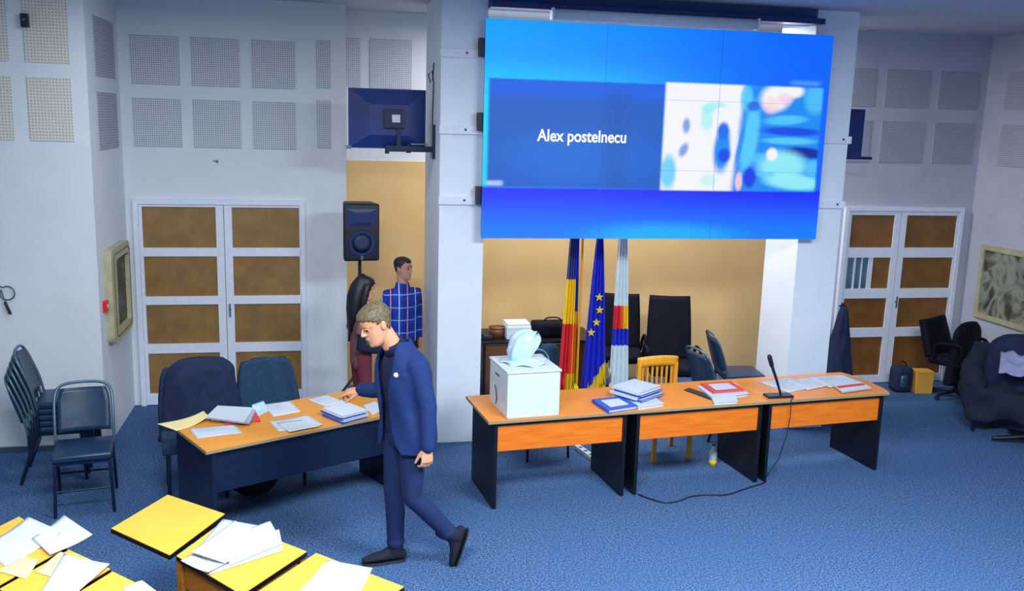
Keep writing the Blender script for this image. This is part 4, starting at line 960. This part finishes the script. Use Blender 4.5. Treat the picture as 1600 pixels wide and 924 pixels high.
def build_person(label, J, f, fh, uph, style, S=1., hs=1., loc=None, group=None):
    """J holds world joints; f = facing, fh / uph = head direction and head up"""
    f = V3(f).normalized(); l = V3((0, 0, 1)).cross(f).normalized()
    base = V3((J['pel'].x, J['pel'].y, 0))
    t = thing('person', label, 'person', base)
    J = {k: v-base for k, v in J.items()}
    chest, pel, nb = J['chest'], J['pel'], J['neck']
    # --- body: one continuous skin surface
    q = B()
    q.tube([pel-V3((0, 0, .06*S)), pel, (pel+chest)/2, chest, (chest+nb)/2+V3((0, 0, .02)), nb], [(.125*S, .085*S), (.135*S, .09*S), (.115*S, .08*S), (.15*S, .10*S), (.13*S, .08*S), (.06*S, .055*S)], side=l, seg=20)
    hc = J['head']; Rh = basis(fh, uph)
    q.tube([nb-V3((0, 0, .03)), (nb+hc)/2 + f*.0, hc + Rh @ V3((-.02, 0, .07))*hs], [.062*S, .060*S, .054*S], seg=16)
    add_local(q, head_bm(), Rh, hc, hs)
    for s_, k in ((1, 'L'), (-1, 'R')):
        sh, el, wr = J['sh'+k], J['el'+k], J['wr'+k]
        q.tube([chest+V3((0, 0, .06*S))+l*(s_*.08*S), sh, (sh+el)/2, el, (el+wr)/2, wr], [.05*S, .050*S, .044*S, .036*S, .034*S, .025*S], seg=12)
        hx, hz = J['hx'+k]+base, J['hz'+k]+base
        add_local(q, hand_bm(s_*style.get('hside'+k, 1), **style.get('hand'+k, {})), basis(hx, hz), wr, hs*.98)
        kn, an = J['kn'+k], J['an'+k]; hp = pel+l*(s_*.085*S)-V3((0, 0, .03))
        q.tube([hp, (hp+kn)/2, kn, kn*.65+an*.35, an], [.075*S, .065*S, .050*S, .050*S, .034*S], seg=12)
    obj('body', q, M[style['skin']], t, True, voxel=.0052 if hs > 1.02 else .006, smooth_it=2)
    # --- face details
    q = B()
    for s_ in (-1, 1): q.tube([(.083, s_*.016, .1475), (.0865, s_*.032, .1515), (.074, s_*.050, .147)], [.003, .004, .0025], seg=6)
    d = B(); add_local(d, q, Rh, hc, hs); 
    for s_ in (-1, 1):
        q = B(); q.tube([(.0845, s_*.014, .1485), (.088, s_*.032, .1525), (.075, s_*.051, .148)], [.003, .0042, .0025], seg=6)
        d = B(); add_local(d, q, Rh, hc, hs); obj('eyebrow', d, M[style['hair']], t, True)
        q = B(); q.ell((.0795, s_*.031, .126), (.0045, .0105, .0035)); d = B(); add_local(d, q, Rh, hc, hs); obj('eye', d, M['eye'], t, True)
    q = B(); q.ell((.0935, 0, .066), (.0045, .019, .0018)); d = B(); add_local(d, q, Rh, hc, hs); obj('mouth', d, M['lips'], t, True)
    # --- hair
    hl = style.get('hairline', (.190, .105, .050))
    q = B(); rows = [r for r in HR if r[0] >= .0]
    zs = [.03+.0085*i for i in range(25)]
    def interp(z):
        for a, b in zip(HR, HR[1:]):
            if a[0] <= z <= b[0]:
                k = (z-a[0])/(b[0]-a[0]); return tuple(a[i]+(b[i]-a[i])*k for i in range(4))
        return HR[-1]
    g_ = style.get('grow', .010); rings = []
    for z in zs:
        r = interp(min(z, .2335)); top = max(0, (z-.17)/.064)
        rg = head_ring(r[0], r[1], r[2], r[3], g_*(1+.35*top))
        for p in rg:
            n_ = noise.noise(p*38)*.0035
            p.z += (g_*1.1 if z > .2 else g_*.5*top); p.x += n_+(style.get('quiff', 0)*max(0, p.x)*top*3); p.y += n_
        rings.append([q.bm.verts.new(p) for p in rg])
    n = len(rings[0])
    for a, b in zip(rings, rings[1:]):
        for k in range(n):
            c_ = (a[k].co+b[(k+1) % n].co)/2; th = math.cos(2*PI*(k+.5)/n)
            lim = hl[0] if th > .62 else (hl[0]+(hl[1]-hl[0])*min(1, (.62-th)/.5) if th > .12 else hl[1]+(hl[2]-hl[1])*min(1, (.12-th)/.8))
            if c_.z > lim+.004*noise.noise(c_*60): q.bm.faces.new((a[k], a[(k+1) % n], b[(k+1) % n], b[k]))
    q.bm.faces.new(rings[-1]); loose = [v for v in q.bm.verts if not v.link_faces]; bmesh.ops.delete(q.bm, geom=loose, context='VERTS')
    bmesh.ops.solidify(q.bm, geom=q.bm.faces[:], thickness=.004)
    d = B(); add_local(d, q, Rh, hc, hs)
    if style.get('long'):
        q2 = B(); q2.tube([(-.035, 0, .20), (-.065, 0, .12), (-.085, 0, .02), (-.085, 0, -.10), (-.075, 0, -.22), (-.07, 0, -.32)], [(.085, .070), (.105, .085), (.115, .080), (.12, .065), (.10, .045), (.06, .025)], side=(0, 1, 0), seg=18)
        q2.tube([(.01, .070, .17), (.0, .082, .10), (-.01, .085, 0), (-.0, .08, -.12)], [(.03, .018), (.034, .018), (.034, .018), (.02, .012)], side=(1, 0, 0)); q2.tube([(.01, -.070, .17), (.0, -.082, .10), (-.01, -.085, 0), (-.0, -.08, -.12)], [(.03, .018), (.034, .018), (.034, .018), (.02, .012)], side=(1, 0, 0))
        add_local(d, q2, Rh if style['long'] == 1 else Rh, hc, hs)
    obj('hair', d, M[style['hair']], t, True)
    # --- trousers
    q = B()
    q.tube([pel+V3((0, 0, .09*S)), pel, pel-V3((0, 0, .09*S))], [(.150*S, .105*S), (.168*S, .118*S), (.155*S, .11*S)], side=l, seg=20)
    for s_, k in ((1, 'L'), (-1, 'R')):
        kn, an = J['kn'+k], J['an'+k]; hp = pel+l*(s_*.085*S)-V3((0, 0, .03))
        mid = (hp+kn)/2; calf = kn*.62+an*.38-f*.008; low = kn*.12+an*.88
        q.tube([hp, mid, kn*.92+mid*.08, kn, calf, low, an+(kn-an).normalized()*.035], [.092*S, .082*S, .066*S, .064*S, .064*S, .056*S, .062*S], seg=16)
    tr = obj('trousers', q, M[style['trouser']], t, True, voxel=.010, smooth_it=2)
    for s_, k in ((1, 'L'), (-1, 'R')):
        shoe_parts(t, J['an'+k], J['fx'+k]+base, J['fz'+k]+base, s=S*style.get('shoe', 1.))
    return t, J, f, l, Rh, hc, base

def sleeve(t, J, k, m, S, r=(.078, .068, .058, .053, .046), short=None, chest_in=.10, l=None, name='sleeve', cuff=None, voxel=0):
    sh, el, wr = J['sh'+k], J['el'+k], J['wr'+k]
    return [(sh+V3((0, 0, .0)), r[0]*S), ((sh*.55+el*.45), r[1]*S), (el, r[2]*S), ((el+wr)/2, r[3]*S), (wr-(wr-el).normalized()*.005, r[4]*S)]

# ---- the walking man
f = V3((-.90, -.44, 0)).normalized(); l = V3((0, 0, 1)).cross(f)
J = dict(pel=V3((.530, 6.0, 1.035)), chest=V3((.512, 6.0, 1.37)), neck=V3((.468, 5.985, 1.565)),
         shL=V3((.585, 5.825, 1.475)), elL=V3((.655, 5.79, 1.20)), wrL=V3((.655, 5.765, .935)),
         shR=V3((.425, 6.165, 1.475)), elR=V3((.405, 6.23, 1.19)), wrR=V3((.250, 6.35, 1.165)),
         knR=V3((.455, 6.06, .535)), anR=V3((.472, 6.055, .118)), knL=V3((.565, 5.885, .545)), anL=V3((.835, 5.935, .235)))
J['head'] = V3((.385, 5.945, 1.615))
D = dict(hxL=V3((-.03, -.02, -1)), hzL=V3((.35, -.94, 0)), hxR=V3((-.92, .32, -.20)), hzR=V3((-.2, -.25, .95)),
         fxL=V3((-.30, .0, -.95)), fzL=V3((-.95, 0, .30)), fxR=V3((-.99, -.10, 0)), fzR=V3((0, 0, 1)))
base0 = V3((J['pel'].x, J['pel'].y, 0))
J.update(D)
st = dict(skin='skin', hair='hair', trouser='trouser', hairline=(.196, .145, .065), grow=.007, quiff=.10,
          handL=dict(curl=38., thumb=(.8, .45, -.35)), handR=dict(curl=34., curls=(18, 42, 58, 66), thumb=(.8, .5, -.35)), hsideL=-1, hsideR=-1, shoe=1.0)
t, J, f, l, Rh, hc, base = build_person('person in a navy blue suit walking past the left desk, looking down', J, f, (-.80, -.36, -.46), (-.42, -.16, .89), st, S=1.06, hs=1.12)
# jacket: torso sheet open at the front, plus sleeves and lapels
rings = [ # z, centre x, centre y, half width, half depth, opening half angle left side / right side
    (.868, .545, 6.0, .212, .150, .62, .55), (.92, .545, 6.0, .212, .150, .42, .45), (1.0, .542, 6.0, .206, .148, .26, .36), (1.08, .538, 6.0, .196, .142, .18, .30), (1.16, .53, 6.0, .190, .138, .14, .28),
    (1.25, .522, 6.0, .198, .142, .20, .32), (1.33, .515, 6.0, .208, .146, .30, .38), (1.41, .508, 5.998, .206, .140, .40, .44), (1.46, .502, 5.996, .190, .128, .46, .50),
    (1.50, .495, 5.993, .158, .108, .52, .56), (1.535, .486, 5.99, .116, .090, .62, .66), (1.57, .478, 5.988, .080, .076, .80, .84), (1.605, .474, 5.988, .070, .072, 1.0, 1.0)]
def jr(z, grow=0.):
    for a, b in zip(rings, rings[1:]):
        if a[0] <= z <= b[0]:
            k = (z-a[0])/(b[0]-a[0]); r = [a[i]+(b[i]-a[i])*k for i in range(7)]; return r
    return list(rings[-1] if z > 1 else rings[0])
def jpt(z, th, grow=0.):
    r = jr(z); e = .88; cs, sn = math.cos(th), math.sin(th)
    c = V3((r[1], r[2], z))-base
    w_ = .006*math.sin(th*5+z*14)*(1 if z < 1.4 else .3)
    return c + f*((r[4]+grow+w_)*math.copysign(abs(cs)**e, cs)) + l*((r[3]+grow+w_)*math.copysign(abs(sn)**e, sn))
def jf(u, v):
    z = .868+(1.605-.868)*v; r = jr(z); th = r[5]+(2*PI-r[5]-r[6])*u
    return jpt(z, th)
q = B(); q.grid(jf, 60, 44, th=-.022)
for k, s_ in (('L', 1), ('R', -1)):
    pr_ = sleeve(t, J, k, 'suit', 1.06, r=(.074, .066, .058, .054, .047)); top = J['sh'+k]+V3((0, 0, .012))-l*(s_*.055)
    q.tube([top]+[p for p, _ in pr_], [.062]+[r for _, r in pr_], seg=18)
jk = obj('jacket', q, M['suit'], t, True, voxel=.008, smooth_it=4)
M['lapel'] = mat('navy_lapel', (15, 46, 102), .8)
for side in (1, -1):
    def lf_(u, v):
        z = 1.10+(1.555-1.10)*v; r = jr(z); op = r[5] if side > 0 else r[6]
        wd = (.008+.40*min(1, v*1.5)*(1-.35*max(0, v-.75)*4))
        th = side*(op-.02+wd*u); return jpt(z, th, .011+.006*math.sin(PI*u))
    q = B(); q.grid(lf_, 8, 20, th=.004); obj('lapel', q, M['lapel'], jk, True)
q = B(); p = jpt(1.415, .62, .022); q.tube([p, p+(f*.6+l*.6).normalized()*.006], [.017, .015], seg=18, round_=False); obj('badge', q, M['badge'], jk, True)
q = B()
for z in (1.19, 1.09): p = jpt(z, jr(z)[5]+.12, .010); q.tube([p, p+f*.006], [.010, .009], seg=12, round_=False)
obj('buttons', q, M['cable'], jk)
obj('pocket_flap', B().tube([jpt(1.03, .95, .006), jpt(1.035, 1.35, .006)], [(.022, .004)]*2, side=(0, 0, 1), seg=8), M['suit'], jk)
q = B(); q.grid(lambda u, v: (lambda z, r: (V3((r[1], r[2], z))-base)+f*((r[4]-.010 if v < .9 else r[4]-.016)*math.cos(2*PI*u))+l*((r[3]-.022)*math.sin(2*PI*u)))(.99+.63*v, jr(.99+.63*v)), 40, 30, wrap=True)
obj('shirt', q, M['shirt'], t, True)
q = B(); q.tube([J['neck']-V3((0, 0, .04)), J['neck']*.6+J['head']*.4+V3((0, 0, .018))], [(.084, .078), (.073, .072)], side=l, seg=20, round_=False); obj('shirt_collar', q, M['shirt'], t, True)
q = B(); wr, el = J['wrR'], J['elR']; dd = (wr-el).normalized(); q.tube([wr-dd*.02, wr+dd*.018], [.038, .037], seg=14, round_=False)
obj('shirt_cuff', q, M['paper'], t, True)

def stand(origin, f, H, hipy=.0, arms=None, headd=None, headup=(0, 0, 1)):
    f = V3(f).normalized(); l = V3((0, 0, 1)).cross(f); o = V3(origin); s = H/1.80
    def p(a, b, z): return o+f*(a*s)+l*(b*s)+V3((0, 0, z*s))
    J = dict(pel=p(0, 0, .97), chest=p(.0, 0, 1.30), neck=p(-.01, 0, 1.475), head=p(.0, 0, 1.555), knL=p(.015, .10, .52), anL=p(-.02, .11, .11), knR=p(.02, -.10, .52), anR=p(0, -.12, .11),
             shL=p(-.01, .175, 1.42), shR=p(-.01, -.175, 1.42), elL=p(-.03, .235, 1.13), elR=p(-.03, -.235, 1.13), wrL=p(.03, .245, .88), wrR=p(.03, -.245, .88),
             hxL=V3((0, 0, -1)), hzL=l.copy(), hxR=V3((0, 0, -1)), hzR=-l, fxL=(f+l*.15), fzL=V3((0, 0, 1)), fxR=(f-l*.15), fzR=V3((0, 0, 1)))
    if arms:
        for k, v in arms.items(): J[k] = p(*v) if len(k) == 3 and k[:2] in ('el', 'wr', 'sh') else V3(v)
    return J, s
# ---- man in the plaid shirt
def plaid():
    m = bpy.data.materials.new('plaid_cloth'); m.use_nodes = True; nt = m.node_tree; b = nt.nodes['Principled BSDF']; b.inputs['Roughness'].default_value = .85
    tc = nt.nodes.new('ShaderNodeTexCoord'); sp_ = nt.nodes.new('ShaderNodeSeparateXYZ'); nt.links.new(tc.outputs['Object'], sp_.inputs[0]); h = NT(nt)
    def stripe(x, per, ph, w):
        a = h.m('ABSOLUTE', h.m('SUBTRACT', h.m('FRACT', h.m('ADD', h.m('DIVIDE', x, per), 50+ph)), .5)); return h.m('SUBTRACT', 1., h.step(a, w, .018))
    x, z = sp_.outputs[0], sp_.outputs[2]
    c = h.mix(h.m('MULTIPLY', stripe(x, .17, .3, .22), .5), lin((22, 66, 190)), lin((16, 34, 120)))
    c = h.mix(h.m('MULTIPLY', stripe(z, .13, .1, .2), .35), c, lin((14, 28, 110)))
    c = h.mix(stripe(z, .13, .5, .035), c, lin((150, 180, 240)))
    c = h.mix(stripe(x, .17, .75, .030), c, lin((200, 224, 252)))
    c = h.mix(stripe(x, .17, .25, .030), c, lin((236, 160, 196)))
    nt.links.new(c, b.inputs['Base Color']); return m
M['plaid'] = plaid()
J, s = stand((.78, 9.28, 0), (.34, -.94, 0), 1.68, arms=dict(elL=(-.05, .215, 1.13), wrL=(.02, .20, .90), shL=(-.01, .165, 1.395), shR=(-.01, -.165, 1.395)))
J['head'] = J['head']-V3((0, 0, .012)); st = dict(skin='skin2', hair='hair_dark', trouser='jeans', hairline=(.197, .135, .085), grow=.007, hsideL=-1, hsideR=1)
t, J, f, l, Rh, hc, base = build_person('person in a blue plaid shirt standing against the beige wall looking to the right', J, f=(.34, -.94, 0), fh=(.80, -.60, -.04), uph=(0, 0, 1), style=st, S=s, hs=.96)
pel, chest, nb = J['pel'], J['chest'], J['neck']
q = B(); q.tube([pel-V3((0, 0, .07)), pel+V3((0, 0, .08)), (pel+chest)/2+V3((0, 0, .03)), chest, chest+V3((0, 0, .085*s)), nb-V3((0, 0, .035)), nb-V3((0, 0, .01))], [(.175*s, .125*s), (.165*s, .122*s), (.165*s, .12*s), (.185*s, .125*s), (.150*s, .10*s), (.105*s, .082*s), (.072, .070)], side=l, seg=24)
for k, s_ in (('L', 1), ('R', -1)):
    pr_ = sleeve(t, J, k, 'plaid', s, r=(.066, .06, .052, .048, .038)); top = J['sh'+k]-l*(s_*.06)
    q.tube([top]+[p for p, _ in pr_], [.055]+[r for _, r in pr_], seg=16)
sh_ = obj('shirt', q, M['plaid'], t, True, voxel=.010, smooth_it=3)
q = B()
for s_ in (1, -1): q.grid(lambda u, v: nb+V3((0, 0, -.012-.0*v+.045*(1-v)))+f*((.064+.022*v)*math.cos(s_*(.25+2.2*u)))+l*((.062+.022*v)*math.sin(s_*(.25+2.2*u)))-V3((0, 0, .03*v)), 14, 4, th=.003)
obj('shirt_collar', q, M['plaid'], sh_, True)
q = B()
for i in range(6): c = chest+V3((0, 0, .06-.075*i))+f*(.128*s+.0); q.ell(c, (.006, .006, .006), seg=8)
obj('buttons', q, M['badge'], sh_)

# ---- woman with long dark hair, seen half from behind
fw = V3((.86, .28, 0)).normalized()
J, s = stand((.34, 8.76, 0), fw, 1.54, arms=dict(elL=(-.02, .22, 1.08), wrL=(.22, .10, 1.04), elR=(-.09, -.25, 1.08), wrR=(.17, -.22, 1.02), shL=(-.01, .155, 1.40), shR=(-.01, -.155, 1.40)))
lw = V3((0, 0, 1)).cross(fw)
J['hxR'] = (fw+lw*.4); J['hzR'] = V3((0, 0, 1)); J['hxL'] = (fw-lw*.3); J['hzL'] = V3((0, 0, 1))
J['head'] = J['head']+fw*.02
st = dict(skin='skin', hair='hair_black', trouser='maroon', hairline=(.185, .06, -.02), grow=.014, hsideL=1, hsideR=1, long=1, handL=dict(curl=25), handR=dict(curl=30))
t, J, f, l, Rh, hc, base = build_person('person with long black hair in a mauve top, standing beside the plaid shirt', J, fw, (.90, .16, -.16), (.16, .02, .98), st, S=s, hs=.95)
pel, chest, nb = J['pel'], J['chest'], J['neck']
q = B(); q.tube([pel-V3((0, 0, .10)), pel+V3((0, 0, .05)), (pel+chest)/2, chest, chest+V3((0, 0, .075*s)), nb-V3((0, 0, .03))], [(.160*s, .118*s), (.158*s, .118*s), (.145*s, .11*s), (.165*s, .125*s), (.155*s, .10*s), (.075, .065)], side=l, seg=24)
for k, s_ in (('L', 1), ('R', -1)):
    sh, el = J['sh'+k], J['el'+k]; q.tube([sh-l*(s_*.05), sh, sh*.55+el*.45, el*.62+sh*.38], [.055, .068, .070, .072], seg=16, round_=False)
obj('top', q, M['mauve'], t, True, voxel=.010, smooth_it=3)
for k in 'LR':
    sh, el, wr = J['sh'+k], J['el'+k], J['wr'+k]; obj('under_sleeve', B().tube([(sh+el)/2, el, (el+wr)/2, wr], [.048, .052, .046, .036], seg=14), M['dark_knit'], t, True)
q = B()
for i in range(15):
    a = -1.1+2.2*i/14; c = chest+V3((0, 0, .07-.05*math.cos(a)))+f*(.122*s*math.cos(a)+.01)+l*(.15*s*math.sin(a)); q.ell(c, (.009, .009, .009), seg=8)
obj('beads', q, M['badge'], t)
o = thing('mobile_phone', 'small white phone held by the person with long black hair', 'phone', base+J['wrR']+fw*.10+V3((0, 0, .035)), math.radians(20)); obj('phone_body', B().box((0, 0, 0), (.075, .012, .13), R('Y', 10), .004), M['paper'], o); obj('screen', B().box((-.0, -.0066, 0), (.066, .001, .115), R('Y', 10)), M['badge'], o)

drape('black jacket hanging over the black office chair by the right double door', (7.24, 9.14, 0), math.radians(24), .64, .93, .22, m='blackfab', d=.10, name='jacket', seedv=11.)
